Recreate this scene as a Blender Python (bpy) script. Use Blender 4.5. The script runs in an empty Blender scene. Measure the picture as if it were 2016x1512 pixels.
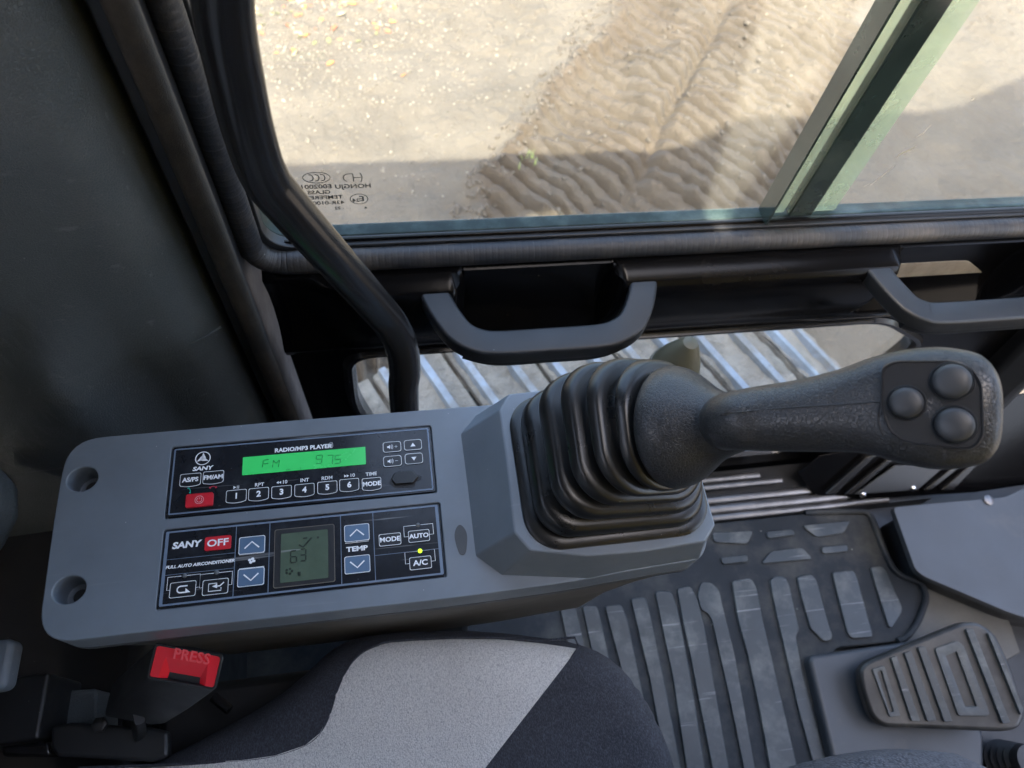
import bpy, bmesh, math, random
import numpy as np
from mathutils import Vector, Matrix, noise
from mathutils.geometry import delaunay_2d_cdt
random.seed(7); np.random.seed(7)
rad = math.radians
SC = bpy.context.scene; COL = SC.collection

# ------------------------------------------------------------------ camera
H = 1.17; FPX = 1380.0
def _n(v): v = np.array(v, float); return v/np.linalg.norm(v)
_down = _n([-144, -779, -FPX]); _X = np.array([8895, 638, -FPX], float); _X = _n(_X - _X.dot(_down)*_down)
_Z = -_down; _Y = np.cross(_Z, _X); R3 = np.array([_X, _Y, _Z])
cd = bpy.data.cameras.new('camera'); cam = bpy.data.objects.new('camera', cd); COL.objects.link(cam)
M = Matrix([list(R3[i]) + [0] for i in range(3)] + [[0, 0, 0, 1]]); M.translation = (0, 0, H)
cam.matrix_world = M
cd.sensor_width = 36; cd.lens = FPX/2016*36; cd.clip_start = 0.01; cd.clip_end = 500
cd.dof.use_dof = True; cd.dof.focus_distance = 0.52; cd.dof.aperture_fstop = 10
SC.camera = cam
# ------------------------------------------------------------------ world, sun, exposure
SUN_EL = rad(56); SUN_V = Vector((-0.20, -0.98, 0)).normalized()
w = bpy.data.worlds.new("World"); SC.world = w; w.use_nodes = True
nt = w.node_tree; bg = nt.nodes['Background']
sky = nt.nodes.new('ShaderNodeTexSky'); sky.sky_type = 'NISHITA'; sky.sun_disc = False
sky.sun_elevation = SUN_EL; sky.sun_rotation = math.atan2(SUN_V.x, SUN_V.y) % (2*math.pi)
sky.air_density = 1.0; sky.dust_density = 6.0; sky.ozone_density = 1.0
nt.links.new(sky.outputs[0], bg.inputs[0]); bg.inputs[1].default_value = 0.15
ld = bpy.data.lights.new('sun', 'SUN'); ld.energy = 2.6; ld.angle = rad(0.5); ld.color = (1, .90, .75)
sun = bpy.data.objects.new('sun', ld); COL.objects.link(sun)
sd = Vector((SUN_V.x*math.cos(SUN_EL), SUN_V.y*math.cos(SUN_EL), math.sin(SUN_EL)))
sun.rotation_euler = sd.to_track_quat('Z', 'Y').to_euler()
SC.view_settings.view_transform = 'Standard'; SC.view_settings.look = 'None'
SC.view_settings.exposure = 3.2; SC.view_settings.gamma = 1.0

# ------------------------------------------------------------------ helpers
CAMP = np.array([0, 0, H])
def ray(px, py): return R3 @ (np.array([px-1008., -(py-756.), -FPX])/FPX)
def at(px, py, z):
    d = ray(px, py); return Vector(CAMP + d*((z-H)/d[2]))
def aty(px, py, y):
    d = ray(px, py); return Vector(CAMP + d*(y/d[1]))
def atp(px, py, p0, nrm):
    d = Vector(ray(px, py)); nrm = Vector(nrm); c = Vector((0, 0, H))
    return c + d*((Vector(p0)-c).dot(nrm)/d.dot(nrm))
def P2(pts, z): return [at(x, y, z).xy for x, y in pts]

class MB:
    def __init__(s): s.v = []; s.f = []; s.m = []
    def add(s, vs, fs, m=0):
        b = len(s.v); s.v += [tuple(v) for v in vs]
        for f in fs: s.f.append([b+i for i in f]); s.m.append(m)
    def prism(s, poly, z0, z1, m=0, M=None, top=None):
        n = len(poly); top = top or poly
        vs = [Vector((p[0], p[1], z0)) for p in poly] + [Vector((p[0], p[1], z1)) for p in top]
        if M: vs = [M @ v for v in vs]
        s.add(vs, [list(range(n))[::-1], list(range(n, 2*n))] + [[i, (i+1) % n, n+(i+1) % n, n+i] for i in range(n)], m)
        return s
    def box(s, a, b, m=0, M=None):
        return s.prism([(a[0], a[1]), (b[0], a[1]), (b[0], b[1]), (a[0], b[1])], a[2], b[2], m, M)
    def ring(s, outer, inner, z, m=0, M=None):
        n = len(outer); vs = [Vector((p[0], p[1], z)) for p in outer] + [Vector((p[0], p[1], z)) for p in inner]
        if M: vs = [M @ v for v in vs]
        s.add(vs, [[i, (i+1) % n, n+(i+1) % n, n+i] for i in range(n)], m); return s
    def flat(s, poly, z, m=0, M=None):
        vs = [Vector((p[0], p[1], z)) for p in poly]
        if M: vs = [M @ v for v in vs]
        s.add(vs, [list(range(len(poly)))], m); return s
    def loft(s, rings, m=0, cap=True, closed=True):
        n = len(rings[0]); b = []
        for r in rings: b += [tuple(v) for v in r]
        fs = []
        for k in range(len(rings)-1):
            for i in range(n if closed else n-1):
                j = (i+1) % n; fs.append([k*n+i, k*n+j, (k+1)*n+j, (k+1)*n+i])
        if cap and closed: fs += [list(range(n))[::-1], [(len(rings)-1)*n+i for i in range(n)]]
        s.add(b, fs, m); return s
    def tube(s, path, r, m=0, seg=16, ry=None, up=(0, 0, 1)):
        return s.sweep(path, [(math.cos(2*math.pi*i/seg), math.sin(2*math.pi*i/seg)*(ry or 1)) for i in range(seg)], m, r, up)
    def sweep(s, path, sec, m=0, sc=1.0, up=(0, 0, 1)):
        path = [Vector(p) for p in path]; rings = []; up = Vector(up)
        for i, p in enumerate(path):
            t = (path[min(i+1, len(path)-1)] - path[max(i-1, 0)]).normalized()
            u = t.cross(up)
            if u.length < .05: u = t.cross(Vector((0, 1, 0)))
            u.normalize(); v = u.cross(t).normalized()
            k = sc[i] if isinstance(sc, (list, tuple)) else sc
            rings.append([p + u*(a*k) + v*(b*k) for a, b in sec])
        return s.loft(rings, m)
    def text(s, txt, c, size, z, m=0, M=None, bold=0.0, sx=1.0, shear=0.0, mirror=False, ext=0.0, align='CENTER'):
        cu = bpy.data.curves.new('t', 'FONT'); cu.body = txt; cu.size = size*1.1; cu.align_x = align; cu.align_y = 'CENTER'
        cu.offset = min(bold*1.6, size*.045); cu.shear = shear; cu.extrude = ext; cu.resolution_u = 3
        o = bpy.data.objects.new('t', cu); COL.objects.link(o)
        dg = bpy.context.evaluated_depsgraph_get(); me = bpy.data.meshes.new_from_object(o.evaluated_get(dg))
        k = -1 if mirror else 1
        vs = [Vector((k*sx*v.co.x+c[0], v.co.y+c[1], v.co.z+z)) for v in me.vertices]
        if M: vs = [M @ v for v in vs]
        s.add(vs, [list(p.vertices) for p in me.polygons], m)
        bpy.data.objects.remove(o); bpy.data.curves.remove(cu); bpy.data.meshes.remove(me); return s
    def build(s, name, mats, parent=None, bevel=0, seg=3, smooth=35, sub=0, solid=0, recalc=True, label=None):
        me = bpy.data.meshes.new(name); me.from_pydata(s.v, [], s.f)
        if not isinstance(mats, (list, tuple)): mats = [mats]
        for m in mats: me.materials.append(m)
        me.polygons.foreach_set('material_index', s.m)
        if recalc:
            bm = bmesh.new(); bm.from_mesh(me); bmesh.ops.recalc_face_normals(bm, faces=bm.faces); bm.to_mesh(me); bm.free()
        me.polygons.foreach_set('use_smooth', [True]*len(me.polygons))
        if smooth < 180: me.set_sharp_from_angle(angle=rad(smooth))
        me.update()
        o = bpy.data.objects.new(name, me); COL.objects.link(o)
        if parent: o.parent = parent; o.matrix_parent_inverse = Matrix.Translation(-parent_loc(parent))
        if solid:
            md = o.modifiers.new('solid', 'SOLIDIFY'); md.thickness = solid; md.offset = -1
        if bevel:
            md = o.modifiers.new('bevel', 'BEVEL'); md.width = bevel; md.segments = seg; md.limit_method = 'ANGLE'; md.angle_limit = rad(30); md.harden_normals = False
            me.polygons.foreach_set('use_smooth', [True]*len(me.polygons))
            md2 = o.modifiers.new('wn', 'WEIGHTED_NORMAL'); md2.keep_sharp = True
        if sub:
            md = o.modifiers.new('sub', 'SUBSURF'); md.levels = sub; md.render_levels = sub
        if label: o['label'] = label
        return o
def parent_loc(p): return Vector((0, 0, 0)) if p.parent else Vector(p.location)
def thing(name, label, cat, loc=(0, 0, 0), group=None):
    o = bpy.data.objects.new(name, None); o.empty_display_size = .02; COL.objects.link(o); o.location = loc
    o['label'] = label; o['category'] = cat
    if group: o['group'] = group
    return o
def tag(o, label, cat, group=None):
    o['label'] = label; o['category'] = cat
    if group: o['group'] = group
    return o
def structure(o, kind='structure'): o['kind'] = kind; return o
def carve(o, cutters):
    for c in cutters:
        md = o.modifiers.new('b', 'BOOLEAN'); md.object = c; md.operation = 'DIFFERENCE'; md.solver = 'EXACT'
    dg = bpy.context.evaluated_depsgraph_get(); me = bpy.data.meshes.new_from_object(o.evaluated_get(dg))
    for md in list(o.modifiers): o.modifiers.remove(md)
    o.data = me
    for c in cutters: bpy.data.objects.remove(c)
def circ(cx, cy, r, n=24, ry=None): return [(cx+r*math.cos(2*math.pi*i/n), cy+(ry or r)*math.sin(2*math.pi*i/n)) for i in range(n)]
def rrect(x0, y0, x1, y1, r, n=5):
    out = []
    for cx, cy, a in ((x1-r, y1-r, 0), (x0+r, y1-r, 90), (x0+r, y0+r, 180), (x1-r, y0+r, 270)):
        for i in range(n+1): t = rad(a+90*i/n); out.append((cx+r*math.cos(t), cy+r*math.sin(t)))
    return out
def rpoly(pts, r, n=5):
    """round the corners of a polygon"""
    out = []; N = len(pts); pts = [Vector((p[0], p[1])) for p in pts]
    rr = r if isinstance(r, (list, tuple)) else [r]*N
    for i in range(N):
        p = pts[i]; a = pts[i-1]-p; b = pts[(i+1) % N]-p; k = min(rr[i], a.length*.45, b.length*.45)
        A = p+a.normalized()*k; B = p+b.normalized()*k
        for j in range(n+1):
            t = j/n; out.append(((1-t)**2*A + 2*t*(1-t)*p + t*t*B)[:])
    return out
def lathe(mb, prof, o, axis, m=0, seg=40, sx=1.0, xdir=(1, 0, 0)):
    axis = Vector(axis).normalized(); u = Vector(xdir) - axis*Vector(xdir).dot(axis); u.normalize(); v = axis.cross(u)
    o = Vector(o); rings = []
    for t, r in prof: rings.append([o + axis*t + (u*math.cos(2*math.pi*i/seg)*sx + v*math.sin(2*math.pi*i/seg))*r for i in range(seg)])
    mb.loft(rings, m)
def smoothpath(pts, n=8):
    pts = [Vector(p) for p in pts]; out = []
    for i in range(len(pts)-1):
        p0 = pts[max(i-1, 0)]; p1 = pts[i]; p2 = pts[i+1]; p3 = pts[min(i+2, len(pts)-1)]
        for j in range(n):
            t = j/n; out.append(.5*((2*p1)+(p2-p0)*t+(2*p0-5*p1+4*p2-p3)*t*t+(3*p1-p0-3*p2+p3)*t**3))
    out.append(pts[-1]); return out

# ------------------------------------------------------------------ materials
def mat(name, col, rough=.5, metal=0, bump=None, var=.0, vscale=8, specks=None, coat=0, spec=.5, dust=None, scratch=0, weave=None, leather=None):
    m = bpy.data.materials.new(name); m.use_nodes = True; n = m.node_tree.nodes; L = m.node_tree.links
    b = n['Principled BSDF']; b.inputs['Roughness'].default_value = rough; b.inputs['Metallic'].default_value = metal
    b.inputs['Specular IOR Level'].default_value = spec
    b.inputs['Coat Weight'].default_value = coat; b.inputs['Coat Roughness'].default_value = .08
    tc = n.new('ShaderNodeTexCoord'); co = tc.outputs['Object']
    c = n.new('ShaderNodeRGB'); c.outputs[0].default_value = (*col, 1); cur = c.outputs[0]
    def nz(scale, det=4, ro=.6):
        t = n.new('ShaderNodeTexNoise'); t.inputs['Scale'].default_value = scale; t.inputs['Detail'].default_value = det; t.inputs['Roughness'].default_value = ro
        L.new(co, t.inputs['Vector']); return t.outputs['Fac']
    def ramp(f, a, b_, va=0., vb=1.):
        r = n.new('ShaderNodeMapRange'); r.inputs[1].default_value = a; r.inputs[2].default_value = b_; r.inputs[3].default_value = va; r.inputs[4].default_value = vb
        L.new(f, r.inputs[0]); return r.outputs[0]
    def mix(f, a, colb):
        x = n.new('ShaderNodeMix'); x.data_type = 'RGBA'; L.new(f, x.inputs['Factor']); L.new(a, x.inputs['A'])
        if isinstance(colb, tuple): x.inputs['B'].default_value = (*colb, 1)
        else: L.new(colb, x.inputs['B'])
        return x.outputs['Result']
    def mul(a, k):
        x = n.new('ShaderNodeMath'); x.operation = 'MULTIPLY'; L.new(a, x.inputs[0])
        if isinstance(k, (int, float)): x.inputs[1].default_value = k
        else: L.new(k, x.inputs[1])
        return x.outputs[0]
    if var:
        f = ramp(nz(vscale, 5), .3, .7, 1-var, 1+var)
        x = n.new('ShaderNodeVectorMath'); x.operation = 'SCALE'; L.new(cur, x.inputs[0]); L.new(f, x.inputs['Scale']); cur = x.outputs[0]
        r = ramp(nz(vscale*1.7, 4), .3, .7, rough*.85, min(1, rough*1.2)); L.new(r, b.inputs['Roughness'])
    if dust:   # (colour, scale, low, high, strength)
        f = mul(mul(ramp(nz(dust[1], 6, .65), dust[2], dust[3]), dust[4]), ramp(nz(dust[1]*12, 3), .25, .75, .55, 1)); cur = mix(f, cur, dust[0])
        if len(dust) > 5: L.new(ramp(f, 0, 1, rough, dust[5]), b.inputs['Roughness'])
    if specks: # (colour, scale, radius, strength)
        v = n.new('ShaderNodeTexVoronoi'); v.inputs['Scale'].default_value = specks[1]; L.new(co, v.inputs['Vector'])
        f = ramp(v.outputs['Distance'], specks[2], specks[2]*.5, 0, 1)
        v2 = n.new('ShaderNodeSeparateColor'); L.new(v.outputs['Color'], v2.inputs[0])
        f = mul(mul(f, ramp(v2.outputs[0], .75, .9)), specks[3]); cur = mix(f, cur, specks[0])
    if scratch:
        mp = n.new('ShaderNodeMapping'); mp.inputs['Rotation'].default_value = (0, 0, .7); mp.inputs['Scale'].default_value = (6, 160, 60); L.new(co, mp.inputs[0])
        t = n.new('ShaderNodeTexNoise'); t.inputs['Scale'].default_value = 1.6; t.inputs['Detail'].default_value = 3; L.new(mp.outputs[0], t.inputs['Vector'])
        f = mul(ramp(t.outputs['Fac'], .66, .74), scratch); cur = mix(f, cur, (.35, .36, .37))
    hs = []
    if weave:  # (scale, light colour mix)
        mp = n.new('ShaderNodeMapping'); mp.inputs['Scale'].default_value = (1, .42, 1); mp.inputs['Rotation'].default_value = (0, 0, .12); L.new(co, mp.inputs[0])
        v = n.new('ShaderNodeTexVoronoi'); v.inputs['Scale'].default_value = weave[0]; L.new(mp.outputs[0], v.inputs['Vector'])
        d = ramp(v.outputs['Distance'], .1, .75); sc_ = n.new('ShaderNodeSeparateColor'); L.new(v.outputs['Color'], sc_.inputs[0])
        cur = mix(mul(d, ramp(sc_.outputs[0], 0, 1, .35, 1)), cur, weave[1]); hs.append((mul(d, -1), weave[2]))
    if leather:
        v = n.new('ShaderNodeTexVoronoi'); v.feature = 'DISTANCE_TO_EDGE'; v.inputs['Scale'].default_value = leather[0]
        t = n.new('ShaderNodeTexNoise'); t.inputs['Scale'].default_value = leather[0]*.6; L.new(co, t.inputs['Vector'])
        a = n.new('ShaderNodeVectorMath'); a.operation = 'MULTIPLY_ADD'; L.new(t.outputs['Color'], a.inputs[0]); a.inputs[1].default_value = (.9/leather[0],)*3; L.new(co, a.inputs[2])
        L.new(a.outputs[0], v.inputs['Vector']); hs.append((ramp(v.outputs['Distance'], 0, .12), leather[1]))
    if bump:
        for s_, k in bump: hs.append((nz(s_, 3), k))
    if hs:
        cn = None
        for h, k in hs:
            bn = n.new('ShaderNodeBump'); bn.inputs['Strength'].default_value = 1; bn.inputs['Distance'].default_value = k
            L.new(h, bn.inputs['Height'])
            if cn: L.new(cn, bn.inputs['Normal'])
            cn = bn.outputs[0]
        L.new(cn, b.inputs['Normal'])
    L.new(cur, b.inputs['Base Color']); return m
def emis(name, col, base, e):
    m = mat(name, base, .25, var=.08, vscale=30); b = m.node_tree.nodes['Principled BSDF']
    b.inputs['Emission Color'].default_value = (*col, 1); b.inputs['Emission Strength'].default_value = e; return m
def glassmat(name, tint, dirt=.04, rough=0.0, ior=1.45, dirtcol=(.6, .58, .52), haze=0.0):
    m = bpy.data.materials.new(name); m.use_nodes = True; n = m.node_tree.nodes; L = m.node_tree.links; n.clear()
    out = n.new('ShaderNodeOutputMaterial'); tr = n.new('ShaderNodeBsdfTransparent'); tr.inputs[0].default_value = (*tint, 1)
    gl = n.new('ShaderNodeBsdfGlossy'); gl.inputs['Roughness'].default_value = rough; fr = n.new('ShaderNodeFresnel'); fr.inputs[0].default_value = ior
    ge = n.new('ShaderNodeNewGeometry'); bf = n.new('ShaderNodeMath'); bf.operation = 'SUBTRACT'; bf.inputs[0].default_value = 1; L.new(ge.outputs['Backfacing'], bf.inputs[1])
    fm_ = n.new('ShaderNodeMath'); fm_.operation = 'MULTIPLY'; L.new(fr.outputs[0], fm_.inputs[0]); L.new(bf.outputs[0], fm_.inputs[1])
    ms = n.new('ShaderNodeMixShader'); L.new(fm_.outputs[0], ms.inputs[0]); L.new(tr.outputs[0], ms.inputs[1]); L.new(gl.outputs[0], ms.inputs[2])
    df = n.new('ShaderNodeBsdfDiffuse'); df.inputs[0].default_value = (*dirtcol, 1)
    tc = n.new('ShaderNodeTexCoord'); t = n.new('ShaderNodeTexNoise'); t.inputs['Scale'].default_value = 9; t.inputs['Detail'].default_value = 8; t.inputs['Roughness'].default_value = .7; L.new(tc.outputs['Object'], t.inputs[0])
    r = n.new('ShaderNodeMapRange'); r.inputs[1].default_value = .3; r.inputs[2].default_value = .75; r.inputs[3].default_value = haze; r.inputs[4].default_value = haze+dirt*2; L.new(t.outputs['Fac'], r.inputs[0])
    v = n.new('ShaderNodeTexVoronoi'); v.inputs['Scale'].default_value = 55; L.new(tc.outputs['Object'], v.inputs[0])
    s1 = n.new('ShaderNodeMapRange'); s1.inputs[1].default_value = .07; s1.inputs[2].default_value = .04; s1.inputs[4].default_value = .35; L.new(v.outputs['Distance'], s1.inputs[0])
    ad = n.new('ShaderNodeMath'); ad.operation = 'MAXIMUM'; L.new(r.outputs[0], ad.inputs[0]); L.new(s1.outputs[0], ad.inputs[1])
    m2 = n.new('ShaderNodeMixShader'); L.new(ad.outputs[0], m2.inputs[0]); L.new(ms.outputs[0], m2.inputs[1]); L.new(df.outputs[0], m2.inputs[2])
    L.new(m2.outputs[0], out.inputs[0]); return m

m_grey = mat('grey_plastic', (.155, .183, .215), .45, bump=[(2600, .00008)], var=.12, scratch=.10, vscale=14, specks=((.5, .5, .5), 130, .07, .6), dust=((.2, .2, .19), 10, .5, .85, .3))
m_greydark = mat('dark_grey_plastic', (.06, .065, .07), .5, bump=[(2000, .00006)], var=.1, vscale=14, specks=((.4, .4, .4), 120, .06, .5))
m_under = mat('brown_grey_plastic', (.13, .115, .095), .6, bump=[(1500, .00006)], var=.12)
m_trim = mat('textured_trim', (.098, .116, .126), .38, leather=(520, .0004), var=.18, vscale=6, dust=((.24, .25, .25), 5, .52, .8, .5), specks=((.5, .5, .48), 60, .06, .6), scratch=.25)
m_blk = mat('black_plastic', (.016, .017, .019), .45, bump=[(1800, .00005)], var=.15, vscale=20, specks=((.25, .25, .25), 110, .06, .5))
m_handle = mat('handle_plastic', (.015, .017, .020), .42, bump=[(2200, .00012)], var=.1, vscale=20, specks=((.3, .3, .3), 60, .05, .5))
m_paint = mat('black_gloss_paint', (.003, .003, .0035), .18, spec=.14, bump=[(90, .00006)], coat=.0, specks=((.3, .28, .22), 35, .04, .5), dust=((.1, .085, .06), 6, .6, .9, .12))
m_satin = mat('black_satin_paint', (.012, .012, .013), .26, bump=[(400, .00005)], coat=.25, specks=((.3, .28, .24), 60, .05, .5))
m_rubber = mat('boot_rubber', (.0095, .010, .0105), .30, bump=[(900, .00004)], var=.2, vscale=22, specks=((.5, .5, .5), 170, .07, .6), dust=((.05, .048, .045), 14, .5, .8, .3))
m_seal = mat('ribbed_seal', (.017, .019, .024), .5, bump=[(600, .0002)], dust=((.14, .115, .085), 12, .45, .75, .6), specks=((.5, .5, .5), 110, .08, .5))
_n = m_seal.node_tree.nodes; _L = m_seal.node_tree.links; _b = _n['Principled BSDF']; _src = _b.inputs['Base Color'].links[0].from_socket
_t = _n.new('ShaderNodeTexCoord'); _w = _n.new('ShaderNodeAttribute'); _w.attribute_name = 'rib'
_r = _n.new('ShaderNodeMapRange'); _r.inputs[1].default_value = .45; _r.inputs[2].default_value = .95; _r.inputs[4].default_value = .9; _L.new(_w.outputs['Fac'], _r.inputs[0])
_z = _n.new('ShaderNodeTexNoise'); _z.inputs['Scale'].default_value = 120; _L.new(_t.outputs['Object'], _z.inputs[0]); _q = _n.new('ShaderNodeMath'); _q.operation = 'MULTIPLY'; _L.new(_r.outputs[0], _q.inputs[0]); _L.new(_z.outputs['Fac'], _q.inputs[1])
_m = _n.new('ShaderNodeMix'); _m.data_type = 'RGBA'; _m.inputs['B'].default_value = (.35, .34, .33, 1); _L.new(_q.outputs[0], _m.inputs['Factor']); _L.new(_src, _m.inputs['A']); _L.new(_m.outputs['Result'], _b.inputs['Base Color'])
m_dustseal = mat('dusty_seal', (.022, .02, .018), .8, bump=[(900, .0004)], dust=((.12, .095, .07), 18, .42, .7, .5))
m_grip = mat('grip_leather', (.022, .024, .027), .33, leather=(520, .00012), var=.12, vscale=20, dust=((.07, .065, .055), 12, .5, .8, .25))
m_plate = mat('button_plate', (.017, .018, .02), .33, bump=[(1500, .00004)], specks=((.4, .38, .33), 160, .06, .5))
m_btn = mat('grip_button', (.03, .033, .037), .42, bump=[(2500, .00005)], var=.1)
m_panel = mat('panel_film', (.011, .013, .018), .22, scratch=.5, bump=[(1200, .00002)], specks=((.4, .42, .45), 220, .07, .5), dust=((.09, .1, .12), 25, .5, .8, .35))
m_white = mat('white_print', (.9, .92, .95), .4)
m_line = mat('blue_grey_print', (.16, .21, .29), .35)
m_key = mat('black_key', (.014, .016, .02), .3, bump=[(1500, .00003)], dust=((.08, .085, .1), 60, .5, .8, .3))
m_bluekey = mat('blue_key', (.1, .17, .27), .35, bump=[(900, .00003)], var=.12, vscale=60)
m_red = mat('red_key', (.62, .02, .035), .35, bump=[(900, .00002)], var=.08, vscale=60)
m_pink = mat('pale_print', (.85, .45, .48), .4)
m_lcd = emis('green_backlit_display', (.02, .85, .16), (.05, .27, .10), .04)
m_seg = mat('display_segment', (.004, .07, .03), .3)
m_lcd2 = mat('grey_display', (.085, .12, .085), .18, var=.12, vscale=50, scratch=.6)
m_seg2 = mat('dark_segment', (.02, .03, .022), .3)
m_led = emis('lit_green_led', (.45, .9, .02), (.3, .6, .02), .25)
m_ledoff = mat('unlit_led', (.12, .13, .14), .35)
m_teal = mat('teal_icon', (.0, .42, .3), .4)
m_redicon = mat('red_icon', (.5, .03, .06), .4)
m_buckred = mat('buckle_red', (.85, .012, .03), .32, bump=[(1500, .00003)], dust=((.5, .1, .08), 60, .55, .8, .3))
m_steel = mat('sill_metal', (.2, .195, .195), .4, metal=.85, var=.25, vscale=20, dust=((.2, .17, .13), 10, .45, .75, .6, .8), bump=[(200, .0001)])
m_rivet = mat('rivet_metal', (.7, .7, .7), .25, metal=1)
m_mat = mat('mat_rubber', (.014, .018, .023), .6, spec=.25, bump=[(300, .0004), (1500, .0001)], var=.25, vscale=9, dust=((.11, .105, .09), 9, .47, .70, .6, .85), specks=((.5, .5, .45), 45, .05, .7))
m_matrib = mat('mat_rib_rubber', (.028, .036, .042), .42, bump=[(300, .0003)], var=.2, vscale=14, dust=((.19, .195, .18), 17, .48, .68, .5, .7), scratch=.45)
m_dirtedge = mat('settled_dust', (.09, .09, .08), .9, bump=[(200, .0008)], var=.3, vscale=20)
m_plateg = mat('footrest_paint', (.038, .043, .05), .42, bump=[(700, .00012)], var=.12, vscale=7, dust=((.2, .17, .13), 6, .55, .8, .4), specks=((.6, .55, .45), 26, .05, .8))
m_tan = mat('sunlit_floor_tone', (.075, .072, .064), .55, var=.3, vscale=9, bump=[(150, .0005)])  # lighter tan puts the sunlit part of the floor into the colour
m_pedal = mat('pedal_rubber', (.012, .013, .014), .4, bump=[(500, .0002)], var=.2, dust=((.14, .13, .115), 12, .42, .75, .5))
m_light = mat('light_seat_fabric', (.84, .83, .80), .9, weave=(1700, (.36, .36, .37), .0005), var=.06, vscale=8, dust=((.32, .24, .16), 7, .62, .8, .5))
m_dark = mat('dark_seat_fabric', (.014, .016, .022), .9, weave=(1250, (.062, .068, .088), .0004), var=.1, vscale=8)
m_trouser = mat('trouser_cloth', (.10, .105, .125), .9, weave=(520, (.02, .022, .03), .0006), bump=[(14, .006)])
m_shoe = mat('shoe_mesh', (.012, .012, .014), .6, weave=(350, (.1, .1, .11), .0006))
m_sunpatch = mat('sun_patch_tan', (.30, .26, .20), .38, metal=.1, bump=[(60, .0012), (600, .0003)], var=.3, vscale=25)  # tan base stands in for sunlight on the black door panel
m_olive = mat('khaki_plastic', (.075, .072, .048), .4, var=.1, bump=[(900, .00005)])
m_green = glassmat('greenish_glass_edge', (.94, .99, .91), dirt=.10, rough=.1, haze=.20, dirtcol=(.75, .85, .66))
m_glass = glassmat('window_glass', (.94, .97, .96), dirt=.05)
m_ltglass = glassmat('lower_window_glass', (.93, .96, .95), dirt=.04)
m_gdark = mat('dark_green_gasket', (.02, .032, .03), .12, coat=.6, var=.4, vscale=12, dust=((.1, .12, .1), 10, .45, .7, .4))
m_teal2 = mat('teal_glass_edge', (.018, .034, .032), .5, spec=.25, coat=.0, var=.4, vscale=30, dust=((.1, .13, .125), 30, .48, .7, .5))
m_mark = mat('glass_print', (.012, .013, .015), .5)
m_shoeiron = mat('worn_track_steel', (.24, .27, .31), .48, metal=.55, var=.25, vscale=20, dust=((.22, .19, .15), 9, .42, .62, .8, .9), bump=[(90, .002)])
m_mud = mat('dried_mud', (.24, .215, .18), .95, bump=[(45, .01), (160, .004)], var=.35, vscale=14, dust=((.11, .09, .07), 7, .5, .68, .8))
m_cabpaint = mat('cab_lining', (.10, .10, .10), .7, var=.05)
m_yellow = mat('machine_yellow', (.55, .33, .04), .4, var=.08)

# ------------------------------------------------------------------ ground (z = -1.1)
_T = {}
def vnoise(x, y, seed, s):
    T = _T.setdefault(seed, np.random.RandomState(seed).rand(256, 256)) if seed not in _T else _T[seed]
    X = x*s; Y = y*s; xi = np.floor(X).astype(int); yi = np.floor(Y).astype(int); fx = X-xi; fy = Y-yi
    fx = fx*fx*(3-2*fx); fy = fy*fy*(3-2*fy)
    g = lambda a, b: T[a % 256, b % 256]
    return (g(xi, yi)*(1-fx)+g(xi+1, yi)*fx)*(1-fy)+(g(xi, yi+1)*(1-fx)+g(xi+1, yi+1)*fx)*fy
def sstep(a, b, v): t = np.clip((v-a)/(b-a), 0, 1); return t*t*(3-2*t)
GZ = -1.1
def axis_(lo, a, b, hi, step):
    fine = np.arange(a, b, step); k = 1.25; o = [b]; s = step
    while o[-1] < hi: s *= k; o.append(o[-1]+s)
    l = [a-step]; s = step
    while l[-1] > lo: s *= k; l.append(l[-1]-s)
    return np.concatenate([np.array(l[::-1]), fine, np.array(o)])
gx = axis_(-80, -1.0, 4.6, 80, .0095); gy = axis_(-80, 1.6, 4.3, 80, .009)
GX, GY = np.meshgrid(gx, gy); 
def ground_h(x, y):
    near = np.exp(-np.maximum(0, np.hypot(x-1.5, y-2.2)-4)/6)
    h = .05*(vnoise(x, y, 1, .9)-.5)+.03*(vnoise(x, y, 2, 2.3)-.5)+.016*(vnoise(x, y, 3, 7)-.5)
    fine_ = .010*(vnoise(x, y, 4, 19)-.5)+.007*(vnoise(x, y, 5, 43)-.5)
    a = rad(57.3); wob = .010*(vnoise(x, y, 6, 1.6)-.5)
    d = x*math.cos(a)+y*math.sin(a)+wob; n_ = x*math.sin(a)-y*math.cos(a)
    edge = .18*(vnoise(x, y, 7, 3.1)-.5)+.10*(vnoise(x, y, 8, 9)-.5)
    band = sstep(-.92, -.84, n_+edge)*(1-sstep(.34, .42, n_+edge*.5))
    d2 = x*math.cos(rad(42))+y*math.sin(rad(42))+wob
    ph = d2/.086 + .12*(vnoise(x, y, 9, 3)-.5)
    st = np.abs(((ph) % 1)-.5)*2
    amp = .45+.65*sstep(.30, .60, vnoise(x, y, 11, 3.0)); lump = vnoise(x, y, 12, 11); amp = amp*(1-.7*np.exp(-((n_+.30+edge*.25)/.03)**2)); amp = np.clip(amp*(.75+.5*vnoise(x, y, 31, 8)), 0, 1.3)
    h += band*(.072*(sstep(.22, .46, st))*amp - .03 + .032*(lump-.45)*(vnoise(x, y, 13, 3.3)) + .012*sstep(.55, .8, vnoise(x, y, 33, 14)) + .014*(vnoise(x, y, 23, 27)-.5) + .012*(vnoise(x, y, 24, 55)-.5))
    berm = np.exp(-((n_+edge+.88)/.055)**2)
    h += berm*(.035*vnoise(x, y, 14, 6)+.03*(vnoise(x, y, 15, 17)-.3))
    h += (1-band)*.02*np.clip(vnoise(x, y, 16, 30)-.6, 0, 1)*sstep(.4, .6, vnoise(x, y, 17, 1.1))*2
    ground_h.band = band*(.75+.5*(vnoise(x, y, 21, 4)-.5))+.6*berm
    return (h+fine_)*near
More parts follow.
